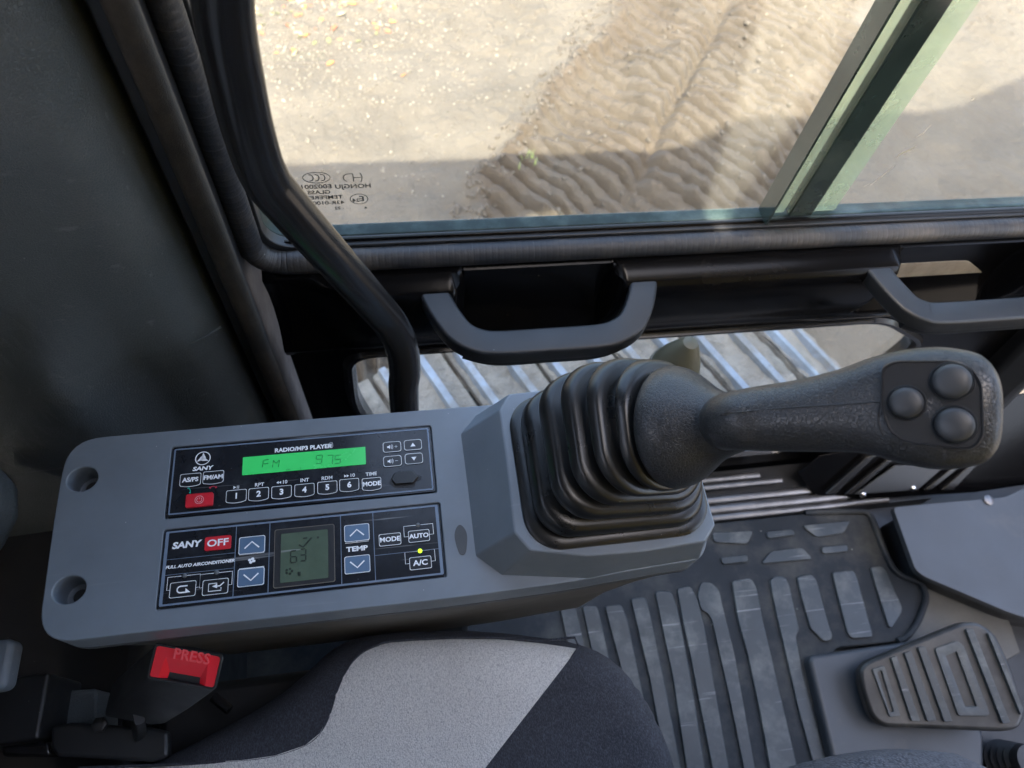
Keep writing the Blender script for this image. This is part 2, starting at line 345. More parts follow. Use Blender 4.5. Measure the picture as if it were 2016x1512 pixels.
GH = ground_h(GX, GY)
nv = GX.shape; V = np.stack([GX.ravel(), GY.ravel(), (GZ+GH).ravel()], 1)
idx = np.arange(nv[0]*nv[1]).reshape(nv); Q = np.stack([idx[:-1, :-1], idx[:-1, 1:], idx[1:, 1:], idx[1:, :-1]], -1).reshape(-1, 4)
me = bpy.data.meshes.new('ground'); me.vertices.add(len(V)); me.vertices.foreach_set('co', V.ravel())
me.loops.add(Q.size); me.loops.foreach_set('vertex_index', Q.ravel()); me.polygons.add(len(Q)); me.polygons.foreach_set('loop_start', np.arange(0, Q.size, 4))
me.polygons.foreach_set('use_smooth', np.ones(len(Q), bool)); me.update(calc_edges=True)
m_ground = mat('sandy_soil', (.074, .063, .049), .95, bump=[(60, .008), (190, .004)], var=.22, vscale=2.2, dust=((.060, .050, .038), 3.2, .45, .68, .8), specks=((.15, .135, .11), 60, .25, .8))
ground_h(GX, GY); bnd = ground_h.band.ravel().astype(np.float32)
at_ = me.attributes.new('disturbed', 'FLOAT', 'POINT'); at_.data.foreach_set('value', bnd)
_n = m_ground.node_tree.nodes; _L = m_ground.node_tree.links; _b = _n['Principled BSDF']; _src = _b.inputs['Base Color'].links[0].from_socket
_a = _n.new('ShaderNodeAttribute'); _a.attribute_name = 'disturbed'; _m = _n.new('ShaderNodeMix'); _m.data_type = 'RGBA'; _m.blend_type = 'MULTIPLY'
_m.inputs['B'].default_value = (.68, .60, .53, 1); _L.new(_a.outputs['Fac'], _m.inputs['Factor']); _L.new(_src, _m.inputs['A']); _L.new(_m.outputs['Result'], _b.inputs['Base Color'])
me.materials.append(m_ground); go = bpy.data.objects.new('ground', me); COL.objects.link(go); structure(go)

def scatter(name, n, region, size, mats, label, cat, leaf=False):
    mb = MB()
    for _ in range(n):
        x, y = region()
        s = size*random.uniform(.5, 1.3); z = GZ + float(ground_h(np.array([x]), np.array([y]))[0])
        q = Matrix.Translation((x, y, z+s*(.2 if leaf else .15))) @ Matrix.Rotation(random.uniform(0, 6.3), 4, 'Z') @ Matrix.Rotation(random.uniform(-.5, .5) if leaf else random.uniform(0, 6), 4, 'X')
        mi = random.randrange(len(mats))
        if leaf:
            vs = [(-1, 0, 0), (-.4, .45, .12), (.4, .4, .1), (1, 0, -.05), (.4, -.45, .14), (-.4, -.4, .1), (0, 0, 0)]
            mb.add([q @ (Vector(v)*s) for v in vs], [[0, 1, 6], [1, 2, 6], [2, 3, 6], [3, 4, 6], [4, 5, 6], [5, 0, 6]], mi)
        else:
            t = (1+5**.5)/2; vs = [(-1, t, 0), (1, t, 0), (-1, -t, 0), (1, -t, 0), (0, -1, t), (0, 1, t), (0, -1, -t), (0, 1, -t), (t, 0, -1), (t, 0, 1), (-t, 0, -1), (-t, 0, 1)]
            fs = [(0, 11, 5), (0, 5, 1), (0, 1, 7), (0, 7, 10), (0, 10, 11), (1, 5, 9), (5, 11, 4), (11, 10, 2), (10, 7, 6), (7, 1, 8), (3, 9, 4), (3, 4, 2), (3, 2, 6), (3, 6, 8), (3, 8, 9), (4, 9, 5), (2, 4, 11), (6, 2, 10), (8, 6, 7), (9, 8, 1)]
            k = [random.uniform(.7, 1.2) for _ in vs]
            mb.add([q @ Vector((v[0]*kk, v[1]*kk*.8, v[2]*kk*.6))*1 if False else q @ (Vector((v[0]*kk, v[1]*kk*.8, v[2]*kk*.6))*s*.5) for v, kk in zip(vs, k)], fs, mi)
    o = mb.build(name, mats, smooth=180, recalc=False); structure(o, 'stuff'); tag(o, label, cat); return o
m_leafa = mat('leaf_orange', (.36, .13, .035), .7); m_leafb = mat('leaf_red', (.30, .07, .03), .7); m_leafc = mat('leaf_green', (.10, .10, .04), .7); m_leafd = mat('leaf_straw', (.24, .18, .10), .7)
m_peb = mat('pebble_pale', (.15, .135, .108), .5, var=.4); m_peb2 = mat('pebble_dark', (.1, .085, .065), .6, var=.2)
def reg_leaf():
    while True:
        x = random.gauss(-.45, .35); y = random.gauss(3.7, .28)
        if y > 2.9: return x, y
def reg_peb():
    while True:
        x = random.uniform(-1.0, 1.3); y = random.uniform(2.2, 4.2)
        if random.random() < math.exp(-((x+.4)/.8)**2)*(.3+.7*(y > 2.8)) and x*.8415-y*.54 < -.95: return x, y
scatter('leaf_litter', 230, reg_leaf, .022, [m_leafa, m_leafb, m_leafc, m_leafd], 'orange and red fallen leaves scattered on the sunlit gravelly soil', 'leaves', True)
scatter('pebbles', 2600, reg_peb, .008, [m_peb, m_peb2, m_peb2], 'small pale stones strewn over the sandy ground beyond the window', 'pebbles')
def reg_clod():
    while True:
        x = random.uniform(.2, 4); y = random.uniform(1.4, 4.2); n_ = x*.8415-y*.54
        if -.98 < n_ < -.8 or (-.9 < n_ < .4 and random.random() < .1): return x, y
m_clod = mat('soil_clod', (.066, .055, .043), .95, bump=[(120, .003)], var=.2)
scatter('soil_clods', 600, reg_clod, .016, [m_clod], 'crumbled soil clods along the edge of the track imprints', 'soil')
def tuft(cx, cy, n, hgt, label):
    mb = MB(); 
    for _ in range(n):
        x = random.gauss(cx, .025); y = random.gauss(cy, .025); z = GZ+float(ground_h(np.array([x]), np.array([y]))[0])-.003
        a = random.uniform(0, 6.3); l = hgt*random.uniform(.5, 1.1); dx = math.cos(a); dy = math.sin(a); ww = .0016
        p = [Vector((x+dx*t*l*.5*t, y+dy*t*l*.5*t, z+l*t*(1-.25*t))) for t in (0, .35, .7, 1)]
        s_ = Vector((-dy, dx, 0))*ww
        mb.add([p[0]-s_, p[0]+s_, p[1]+s_, p[1]-s_, p[2]+s_*.7, p[2]-s_*.7, p[3]], [[0, 1, 2, 3], [3, 2, 4, 5], [5, 4, 6]], 0)
    o = mb.build('grass_tuft', m_grass, recalc=False, smooth=180); o['kind'] = 'stuff'; return tag(o, label, 'grass')
m_grass = mat('grass_blade', (.16, .22, .06), .6, var=.3)
g0 = at(1035, 325, GZ); tuft(g0.x, g0.y, 26, .045, 'small green grass tuft at the edge of the shadow on the ground')

# ------------------------------------------------------------------ crawler track
TA = rad(26); TZ = -.40
tr = thing('crawler_track', 'muddy steel crawler track with pale worn bars seen through the lower door window', 'crawler track', (0.5, .75, TZ))
TD = Vector((math.cos(TA), math.sin(TA), 0)); TN = Vector((-math.sin(TA), math.cos(TA), 0))
def tmat(t, z=TZ, pitch=0):
    base = TD*t + TN*.50; m_ = Matrix((( TD.x, TN.x, 0, base.x), (TD.y, TN.y, 0, base.y), (0, 0, 1, z), (0, 0, 0, 1)))
    return m_ @ Matrix.Rotation(pitch, 4, 'Y')
k0 = -6
for k in range(k0, 8):
    t0 = k*.196+.02
    z = TZ; pit = 0
    if k == 7: z = TZ-.03; pit = .35
    Mx = tmat(t0, z, pit); mb = MB()
    nx, ny = 14, 34; vs = []; fs = []
    for j in range(ny+1):
        for i in range(nx+1):
            u = -.09+.18*i/nx; v = -.36+.72*j/ny
            hmud = .004+.012*noise.noise(Vector((u*22+k*5, v*22, 3)))+.006*noise.noise(Vector((u*70, v*70+k, 1)))
            vs.append(Mx @ Vector((u, v, hmud)))
    for j in range(ny):
        for i in range(nx): a_ = j*(nx+1)+i; fs.append([a_, a_+1, a_+nx+2, a_+nx+1])
    mb.add(vs, fs, 1)
    mb.box((-.092, -.36, -.02), (.092, .36, -.002), 0, Mx)
    for u in (-.065, .035):
        mb.prism([(u-.015, -.36), (u+.015, -.36), (u+.015, .36), (u-.015, .36)], -.001, .022, 2, Mx, top=[(u-.009, -.36), (u+.009, -.36), (u+.009, .36), (u-.009, .36)])
    mb.build('track_shoe', [m_mud, m_mud, m_shoeiron], tr, smooth=40)
mb = MB(); mb.box((-1.3, -.25, -.55), (1.2, .25, -.08), 0, tmat(0)); mb.build('track_frame', m_blk, tr, bevel=.02)

# ------------------------------------------------------------------ cab body
cab = thing('excavator_cab', 'black excavator cab shell with dark roof, posts and floor enclosing the seat', 'cab', (0, 0, -.05))
roof = MB().box((-.98, -.62, 1.72), (1.45, .53, 1.78)).build('roof', m_cabpaint, cab)
bpy.context.view_layer.update(); carve(roof, [MB().prism(rrect(.16, -.325, 1.1, .22, .05), 1.6, 1.9).build('cutter', m_cabpaint)])
MB().box((-.75, -.6, -.08), (1.35, .50, -.03)).build('floor_pan', m_blk, cab)
MB().box((-.70, -.58, -.03), (-.275, .30, .40)).build('rear_shelf', m_blk, cab, bevel=.02)
MB().box((-.75, -.6, -.03), (-.70, .36, 1.30)).build('rear_wall', m_blk, cab, bevel=.01)
MB().box((-.70, -.62, -.03), (.16, -.58, 1.72)).build('side_wall', m_cabpaint, cab, bevel=.01)
MB().box((.16, -.62, -.03), (1.35, -.58, .55)).build('side_wall', m_blk, cab, bevel=.01)
MB().box((1.32, -.58, -.03), (1.36, .45, .25)).build('front_wall', m_blk, cab, bevel=.01)
# front left post, leaning forward towards the floor
fp = MB(); fp.sweep(smoothpath([(.86, .47, 1.7), (.88, .47, 1.1), (.88, .462, .75), (.86, .455, .55), (.90, .45, .3), (.98, .44, 0.0)], 4), [(-.09, -.035), (.05, -.035), (.07, 0), (.05, .035), (-.09, .035)], 0); fp.build('front_post', m_blk, cab, bevel=.006)
# unseen boom, outline shaped to throw the long shadow and shade the cab
bo = thing('excavator_boom', 'yellow excavator boom rising beside the cab, outside the view, shaped to shade the soil and the cab', 'boom', (1.0, -.9, 0))
bm_ = MB(); Mb = Matrix(((1, 0, 0, 0), (0, 0, -1, -.72), (0, 1, 0, 0), (0, 0, 0, 1)))
bm_.prism(rpoly([(-.3, -.2), (.9, -.3), (1.9, 2.6), (3.0, 3.0), (4.6, 2.9), (6, 1.2), (6.6, 1.4), (5.2, 4.0), (2.95, 4.45), (2.8, 4.5), (2.2, 4.05), (1.0, 3.97), (.2, 3.2)], .15), 0, .36, 0, Mb)
bm_.build('boom_beam', m_yellow, bo, bevel=.02)

# side lining behind the console
tp = thing('trim_panel', 'large scuffed dark grey textured lining panel behind the radio console', 'trim panel', (-.3, .34, .3))
prof = [(-.151, .44), (-.150, .40), (-.1505, .385), (-.1515, .374), (-.154, .363), (-.158, .353), (-.164, .345), (-.172, .3385), (-.182, .334), (-.20, .3305), (-.23, .328), (-.27, .3255), (-.32, .323), (-.40, .318), (-.55, .31), (-.70, .30)]
vs = []; fs = []; zs = [i*.02-.02 for i in range(88)]
P_ = smoothpath([(a, b, 0) for a, b in [(a_-.018*max(0, 1-(.44-b_)/.12), b_) for a_, b_ in prof]], 5)
for z in zs:
    for i, p in enumerate(P_):
        x, y = p.x, p.y
        bul = .055*max(0, min(1, (-x-.215)/.05))**1.5*max(0, min(1, (.745-z+(x+.25)*1.2)/.07)) if z > .5 else .055*max(0, min(1, (-x-.215)/.05))**1.5
        below = .012*max(0, min(1, (.663-z)/.012))*max(0, min(1, (-x-.152)/.02))
        vs.append((x, y-bul*.6+below*.5-0, z))
nP = len(P_)
for k in range(len(zs)-1):
    for i in range(nP-1): fs.append([k*nP+i, k*nP+i+1, (k+1)*nP+i+1, (k+1)*nP+i])
mb = MB(); mb.add(vs, fs); mb.build('lining', m_trim, tp, smooth=180, solid=.004)
mb = MB(); mb.tube(smoothpath([(-.150, .350, .668), (-.170, .3375, .667), (-.20, .3290, .664), (-.225, .3265, .660), (-.25, .320, .653)], 5), .0011, seg=6); mb.build('moulded_seam', m_trim, tp, smooth=60)

# door post with its seals
dp = thing('door_post', 'black rear door post with two dusty vertical rubber seals beside the grey lining', 'door post', (-.13, .40, 0))
MB().box((-.160, .395, -.03), (-.139, .50, 1.72)).build('post', m_blk, dp, bevel=.003)
def vseal(pts, r, m_, name, parent, ry=1, rib=0):
    mb = MB(); mb.tube(pts, r, seg=18); return mb.build(name, m_, parent, smooth=60)
vseal([(-.131, .366, z) for z in (-.02, .3, .6, .9, 1.2, 1.6)], .0085, m_dustseal, 'seal', dp)
MB().box((-.1475, .366, -.02), (-.132, .40, 1.7)).build('seal_carrier', m_blk, dp, bevel=.002)

# ------------------------------------------------------------------ door
door = thing('cab_door', 'black left cab door with sliding window, two pull handles and a low window', 'door', (.3, .44, 0))
# door skin below the window: cross-section in (y, z)
secs = [(.452, .655), (.452, .640), (.444, .632), (.430, .6265), (.432, .620), (.436, .60), (.437, .575), (.434, .55), (.428, .533), (.422, .522), (.4205, .518), (.4215, .515), (.425, .505), (.43, .499), (.455, .4985)]
secB = [(.452, .655), (.452, .640), (.444, .632), (.430, .6265), (.4085, .6225), (.404, .617), (.403, .600), (.407, .565), (.413, .540), (.4205, .521), (.4205, .518), (.4215, .515), (.425, .505), (.43, .499), (.455, .4985)]
def sst(a, b, v): t = max(0, min(1, (v-a)/(b-a))); return t*t*(3-2*t)
def flush(x):
    k = 1.0
    for a, b in ((.055, .216), (.528, .70)): k = min(k, 1-sst(a-.007, a+.007, x)*(1-sst(b-.007, b+.007, x)))
    return k*sst(-.10, -.03, x)
xs = sorted(list(np.linspace(-.128, .95, 70))+[a+d for a in (.055, .216, .528, .70) for d in np.linspace(-.009, .009, 9)]); sk = []
for x in xs:
    f = flush(x); sk.append([(x, a[0]*(1-f)+b[0]*f, a[1]*(1-f)+b[1]*f) for a, b in zip(secs, secB)])
mb = MB(); mb.loft(sk, 0, cap=False, closed=False)
mb.build('door_skin', m_paint, door, smooth=50, solid=.003)
# rear part of door (left of lower window) and the lower window frame
lw_out = [(-.128, .52), (-.128, -.02), (.90, -.02), (.90, .52)]
def yzM(y): return Matrix(((1, 0, 0, 0), (0, 0, -1, y), (0, 1, 0, 0), (0, 0, 0, 1)))
fr_out = [(-.128, .4985), (-.128, -.02), (.93, -.02), (.93, .4985)]
hole = rpoly([(-.068, .4985-.012), (-.074, .37), (-.02, .08), (.66, .065), (.70, .42), (.60, .4865)], .03, 6)
def frame_mesh(outer, inner, y0, y1, name, m_, parent, bevel=.003):
    mb = MB(); ob = None
    mb.prism(outer, 0, y0-y1, 0, yzM(y0)); o = mb.build(name, m_, parent)
    c = MB().prism(inner, -.05, .1, 0, yzM(y0)).build('cutter', m_)
    bpy.context.view_layer.update(); carve(o, [c])
    if bevel:
        md = o.modifiers.new('bevel', 'BEVEL'); md.width = bevel; md.segments = 3; md.limit_method = 'ANGLE'; md.angle_limit = rad(40)
        o.modifiers.new('wn', 'WEIGHTED_NORMAL')
    return o
frame_mesh(fr_out, hole, .455, .43, 'lower_frame', m_paint, door, .004)
ih = lambda pts, k: [((p[0]-.31)*k+.31, (p[1]-.28)*k+.28) for p in pts]
mb = MB(); n_ = len(hole); ha = [Vector((p[0], .4285, p[1])) for p in hole]; hi = ih(hole, .978)
for (sc1, y1), (sc2, y2) in (((1.012, .4295), (1.0, .424)), ((1.0, .424), (.985, .424)), ((.985, .424), (.975, .432)), ((.975, .432), (.975, .45))):
    a_ = [Vector((p[0], y1, p[1])) for p in ih(hole, sc1)]; b_ = [Vector((p[0], y2, p[1])) for p in ih(hole, sc2)]
    mb.add(a_+b_, [[i, (i+1) % n_, n_+(i+1) % n_, n_+i] for i in range(n_)])
mb.build('lower_window_seal', m_satin, door, smooth=60)
mb = MB(); mb.prism(ih(hole, 1.01), 0, -.004, 0, yzM(.444)); mb.build('lower_window_pane', m_ltglass, door)
# upper window: channel, panes, meeting strip
def wpath(off, y, zb, xr, r, top=1.6, x1=.93, inset=0):
    pts = [(xr, y, top), (xr, y, 1.2), (xr, y, .95), (xr, y, zb+r)]
    for i in range(1, 8): a = rad(90*i/8); pts.append((xr+r-r*math.cos(a), y, zb+r-r*math.sin(a)))
    pts += [(xr+r, y, zb)] + [(xr+r+(x1-xr-r)*i/40, y, zb) for i in range(1, 41)]
    return pts
sealp = wpath(0, .438, .640, -.131, .028)
mb = MB(); 
# finely ribbed rubber gasket
sp = []
for a, b in zip(sealp[:-1], sealp[1:]):
    a = Vector(a); b = Vector(b); n_ = max(1, round((b-a).length/.0010))
    for i in range(n_): sp.append(a.lerp(b, i/n_))
sp.append(Vector(sealp[-1])); rs_ = []
for i, p in enumerate(sp): rs_.append(.0110*(1+(.0 if i % 6 else -.03)+.02*noise.noise(p*30)))
mb.sweep(sp, [(math.cos(2*math.pi*i/16), math.sin(2*math.pi*i/16)*1.05) for i in range(16)], 0, rs_, up=(0, 1, 0))
gk = mb.build('window_gasket', m_seal, door, smooth=40); nst = len(sp)
ra = gk.data.attributes.new('rib', 'FLOAT', 'POINT'); rv = []; jit = [random.random() for _ in range(nst)]
for i in range(nst):
    for j in range(16): rv.append((1.0 if i % 6 == 0 else .15 if i % 6 in (1, 5) else 0)*(.35+.3*jit[i-i % 6]))
ra.data.foreach_set('value', rv)
mb = MB(); mb.sweep(wpath(0, .4505, .6485, -.1225, .03), [(-.004, -.006), (.004, -.006), (.004, .006), (-.004, .006)], 0, 1, up=(0, 1, 0)); mb.build('window_track', m_blk, door, bevel=.001)
mb = MB(); mb.sweep(wpath(0, .464, .6480, -.1235, .03), [(-.0045, -.0075), (.0045, -.0075), (.0045, .0075), (-.0045, .0075)], 0, 1, up=(0, 1, 0)); mb.build('glass_edge', m_teal2, door, bevel=.0015)
mb = MB(); mb.sweep(wpath(0, .492, .596, -.170, .03), [(-.012, -.012), (.0045, -.012), (.0045, .012), (-.012, .012)], 0, 1, up=(0, 1, 0)); mb.build('outer_frame', m_satin, door, bevel=.001)
MB().box((-.125, .4665, .655), (.4535, .4705, 1.6)).build('rear_pane', m_glass, door, label='rear sliding pane with a mirrored maker stamp')
MB().box((.372, .4545, .660), (.93, .4585, 1.6)).build('front_pane', m_glass, door)
st = MB(); st.box((.3705, .4600, .655), (.3945, .4655, 1.6), 0); st.box((.4235, .4600, .655), (.4515, .4655, 1.6), 0); st.build('glass_edge_strip', m_green, door)
MB().box((.3975, .4535, .655), (.4235, .4655, 1.6)).build('meeting_gasket', m_gdark, door, bevel=.0015)
MB().box((.3690, .4440, .655), (.3715, .4663, 1.6)).build('pane_trim', m_gdark, door)
# pale smears on the front pane
fpn = [o for o in door.children if o.name.startswith('front_pane')][0]; sm = MB()
for pts, ww in (([(1713, 365), (1735, 348), (1760, 328)], .0012), ([(1764, 310), (1775, 302), (1790, 296), (1803, 288)], .0028), ([(1804, 270), (1818, 262), (1832, 246)], .0010), ([(1912, 198), (1918, 194)], .003), ([(1700, 368), (1712, 361)], .0008)):
    q = [(aty(x, y, .4542).x, aty(x, y, .4542).z) for x, y in pts]; n_ = len(q); L_, R_ = [], []
    for i in range(n_):
        a, b = Vector(q[max(i-1, 0)]), Vector(q[min(i+1, n_-1)]); t = (b-a).normalized(); nn = Vector((-t.y, t.x))*ww/2*(1-.75*abs(2*i/(n_-1)-1)); L_.append(Vector(q[i])+nn); R_.append(Vector(q[i])-nn)
    sm.add([Vector((p.x, .4541, p.y)) for p in L_+R_], [[i, i+1, n_+i+1, n_+i] for i in range(n_-1)])
sm.build('smear', mat('dried_smear', (.45, .42, .33), .8), fpn, recalc=False)
# stamp on the glass, read from outside
Ms = yzM(.4655)
def gp(px, py): p = aty(px, py, .466); return (p.x, p.z)
mk = MB()
def stroke(pts, w_, m=0, M=None, closed=False, z=0, mb=None):
    mb = mb or mk; pts = [Vector((p[0], p[1])) for p in pts]; n = len(pts); L_, R_ = [], []
    for i, p in enumerate(pts):
        a = pts[(i-1) % n] if (closed or i) else p; b = pts[(i+1) % n] if (closed or i < n-1) else p
        t = (b-a).normalized(); nn = Vector((-t.y, t.x))*w_/2; L_.append(p+nn); R_.append(p-nn)
    vs = [Vector((p.x, p.y, z)) for p in L_+R_]
    if M: vs = [M @ v for v in vs]
    mb.add(vs, [[i, (i+1) % n, n+(i+1) % n, n+i] for i in range(n if closed else n-1)], m)
s0 = (gp(722, 400)[0]-gp(600, 400)[0])
c1 = gp(623, 349); stroke(circ(*c1, .0115, 32, .0062), .0007, M=Ms, closed=True)
for dx in (-.0050, 0, .0050):
    stroke([(c1[0]+dx-.0005-.0026*math.cos(t), c1[1]+.0036*math.sin(t)) for t in [rad(180-110+220*i/12) for i in range(13)]], .0009, M=Ms)
c2 = gp(693, 349)
stroke([(c2[0]+.001, c2[1]+.0045), (c2[0]+.001, c2[1]-.0045)], .0008, M=Ms); stroke([(c2[0]+.001, c2[1]), (c2[0]+.0075, c2[1])], .0008, M=Ms)
stroke([(c2[0]+.0055+.003*math.cos(t), c2[1]+.0058*math.sin(t)) for t in [rad(-60+120*i/8) for i in range(9)]], .0008, M=Ms)
stroke([(c2[0]+.001, c2[1]+.0045), (c2[0]-.002, c2[1]+.0045)] + [(c2[0]-.003-.0045*math.cos(t), c2[1]+.0045*math.sin(t)) for t in [rad(70-140*i/8) for i in range(9)]], .0008, M=Ms)
def gt(s, px, py, sz, al='CENTER', bold=.00008): c = gp(px, py); mk.text(s, c, sz, 0, 0, Ms, bold=bold, mirror=True, sx=1.15)
gt('HONGJU', 695, 366, .0062); gt('E002001', 622, 367, .0062); gt('GLASS', 628, 378, .0056); gt('TEMPERED', 637, 388, .0056); gt('43R-010060', 639, 399, .0056); gt('22', 665, 409, .0045); gt('E', 712, 391, .008); gt('24', 701, 394, .0052)
c3 = gp(707, 391); stroke(circ(*c3, .0078, 28, .0062), .0007, M=Ms, closed=True)
for px in (676, 683, 690): mk.flat(circ(*gp(px, 409), .0005, 8), 0, 0, Ms)
a_ = gp(720, 408); mk.flat([(a_[0]-.0016, a_[1]-.001), (a_[0]+.0016, a_[1]-.001), (a_[0], a_[1]+.0014)], 0, 0, Ms)
mk.build('glass_stamp', m_mark, door, smooth=180, recalc=False)
# pull handles
def pull(x0, x1, name):
    t = [(x0, .408, .6135), (x0+.003, .398, .6135), (x0+.010, .381, .612), (x0+.021, .364, .609), (x0+.036, .3555, .606), (x0+.055, .3525, .604), ((x0+x1)/2, .352, .604),
         (x1-.055, .3525, .604), (x1-.036, .3555, .606), (x1-.021, .364, .609), (x1-.010, .381, .612), (x1-.003, .398, .6135), (x1, .408, .6135)]
    mb = MB(); mb.sweep(smoothpath(t, 6), rrect(-.0138, -.0095, .0138, .0095, .0035, 4), 0, 1)
    o = mb.build(name, m_handle, door, smooth=40)
    mb = MB(); mb.sweep(smoothpath([(x0+.026, .361, .597), (x0+.055, .3530, .594), ((x0+x1)/2, .3525, .5935), (x1-.055, .3530, .594), (x1-.026, .361, .597)], 6), rrect(-.0115, -.009, .0115, .004, .003, 4), 0, 1)
    mb.build('handle_insert', m_handle, o, smooth=40)
    return o
pull(.031, .241, 'pull_handle')
pull(.499, .74, 'pull_handle')
# tan plate painting a patch of sunlight in the pocket behind the front handle
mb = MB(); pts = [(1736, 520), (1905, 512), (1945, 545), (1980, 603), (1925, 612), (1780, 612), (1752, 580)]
q = rpoly([(aty(x, y, .4335).x, aty(x, y, .4335).z) for x, y in pts], .006); mb.prism(q, 0, .0025, 0, yzM(.4355)); lp_ = mb.build('sun_patch_plate', m_sunpatch, door, bevel=.0015)
mb = MB(); q = rpoly([(aty(x, y, .432).x, aty(x, y, .432).z) for x, y in [(1775, 590), (1880, 582), (1892, 600), (1870, 612), (1780, 612)]], .005); mb.prism(q, 0, .0015, 0, yzM(.4322)); mb.build('oval_cap', m_under, lp_, bevel=.001)
# thin folded rim along the bottom of the skin
mb = MB(); mb.sweep(smoothpath([(-.12, .4213, .517), (.2, .4205, .5165), (.40, .4205, .5165), (.46, .4208, .512), (.50, .4225, .503), (.60, .425, .500)], 6), circ(0, 0, .0015, 8)); mb.build('door_rim', m_satin, door)

# grab rail
rail = thing('grab_rail', 'bent glossy black tube rail running down behind the console past the window', 'grab rail', (0, .335, .3))
rp = [aty(438, -260, .335), aty(438, 0, .335), aty(468, 170, .335), aty(494, 275, .335), aty(520, 345, .335), aty(565, 405, .335), aty(735, 598, .335), aty(770, 640, .335), aty(790, 680, .335), aty(797, 730, .335), aty(797, 812, .335)]
rp.append(Vector((rp[-1].x, .335, .1)))
mb = MB(); mb.tube(smoothpath(rp, 7), .0146, seg=28, up=(0, 1, 0)); mb.build('rail_tube', m_satin, rail, smooth=60)

# olive lever beyond the joystick
lv = thing('safety_lever', 'khaki cone shaped lever knob standing behind the joystick bellows', 'lever', (.17, .29, .5))
b0 = at(1326, 728, .60); mb = MB(); ax = (.05, .02, 1)
lathe(mb, [(-.08, .026), (-.004, .026), (.004, .0255), (.0045, .0235), (.018, .0205), (.032, .0145), (.041, .0105), (.047, .007), (.049, .002)], b0, ax); mb.build('knob', m_olive, lv, smooth=35)
mb = MB(); mb.tube([b0+Vector((0, 0, -.07)), b0+Vector((-.02, .0, -.25)), b0+Vector((-.04, -.02, -.5))], .009); mb.build('lever_rod', m_satin, lv)

# ------------------------------------------------------------------ console
CZ = .66
con = thing('control_console', 'grey left armrest console carrying radio and air conditioner controls', 'console', (0, .18, .40))
co_ = P2([(128, 930), (190, 862), (560, 832), (938, 801)], CZ)
out = [(-.2000, .1125), (.02, .1105), (.1015, .1118), (.150, .1150), (.2075, .1175), (.2165, .1300), (.2165, .245), (.205, .262), (-.10, .2625), (-.2570, .2612), (-.2572, .205), (-.2535, .1125)]
outr = rpoly(out, [.02, .03, .03, .02, .008, .006, .01, .01, .02, .026, .04, .026], 8)
h = MB(); h.prism(outr, .628, CZ); hs_ = h.build('housing', m_grey, con)
bpy.context.view_layer.update()
hc = [at(162, 943, CZ), at(136, 1161, CZ)]; cut = [MB().prism(circ(c.x, c.y, .0105, 32, .0095), CZ-.022, CZ+.01).build('cutter', m_grey) for c in hc]
RX0, RX1, RY0, RY1 = -.1805, .0140, .1918, .2468; AX0, AX1, AY0, AY1 = -.1800, .0155, .1272, .1815
for a in ((RX0-.001, RY0-.001, RX1+.001, RY1+.001), (AX0-.001, AY0-.001, AX1+.001, AY1+.001)):
    cut.append(MB().prism(rrect(*a, .0015, 3), CZ-.004, CZ+.01).build('cutter', m_grey))
bpy.context.view_layer.update(); carve(hs_, cut)
md = hs_.modifiers.new('bevel', 'BEVEL'); md.width = .0032; md.segments = 4; md.limit_method = 'ANGLE'; md.angle_limit = rad(40); md.use_clamp_overlap = True
hs_.data.polygons.foreach_set('use_smooth', [True]*len(hs_.data.polygons)); hs_.data.set_sharp_from_angle(angle=rad(40)); hs_.modifiers.new('wn', 'WEIGHTED_NORMAL')
# lower shell tapering under
mb = MB(); ring0 = outr; cxm = (-.02, .19)
def sh(pts, kx, ky, dx=0, dy=0): return [((p[0]-cxm[0])*kx+cxm[0]+dx, (p[1]-cxm[1])*ky+cxm[1]+dy) for p in pts]
mb.loft([[Vector((*p, z)) for p in sh(outr, kx, ky)] for kx, ky, z in ((.985, .97, .6285), (.98, .96, .618), (.955, .93, .600), (.90, .86, .56), (.84, .78, .50), (.80, .72, .42))], 0)
mb.build('lower_shell', m_under, con, smooth=50)
mb = MB(); mb.loft([[Vector((*p, z)) for p in sh(outr, kx, ky)] for kx, ky, z in ((.992, .985, .6345), (1.001, 1.004, .6335), (1.0, 1.0, .6265), (.992, .985, .6255))], 0)
mb.build('seam_strip', m_greydark, con, smooth=50)
for c in hc:
    mb = MB(); mb.prism(circ(c.x+.001, c.y-.001, .0052, 20), CZ-.024, CZ-.0165); mb.flat(circ(c.x+.001, c.y-.001, .0024, 6), CZ-.0164, 1); mb.build('screw', [m_blk, m_blk], con, bevel=.0008)
MB().box((-.02, .15, 0), (.05, .23, .43)).build('pedestal', m_blk, con, bevel=.01)
# raised collar round the joystick
cb = [(.0376, .2383), (.0521, .2540), (.1, .2600), (.2045, .2600), (.2150, .2480), (.2158, .1310), (.2065, .1182), (.1500, .1158), (.119, .1132), (.0560, .1228), (.0385, .1390), (.0384, .1824)]
ct = [(.0656, .2340), (.0745, .2470), (.11, .2480), (.194, .2480), (.2055, .2380), (.2060, .1300), (.1955, .1190), (.1518, .1166), (.1107, .1180), (.0726, .1261), (.0637, .1398), (.0655, .1996)]
mb = MB(); mb.loft([[Vector((*p, CZ-.001)) for p in cb], [Vector((*p, .705)) for p in ct], [Vector(((p[0]-.136)*.96+.136, (p[1]-.182)*.96+.182, .7052)) for p in ct]], 0)
mb.build('collar', m_grey, con, bevel=.0012, smooth=20)
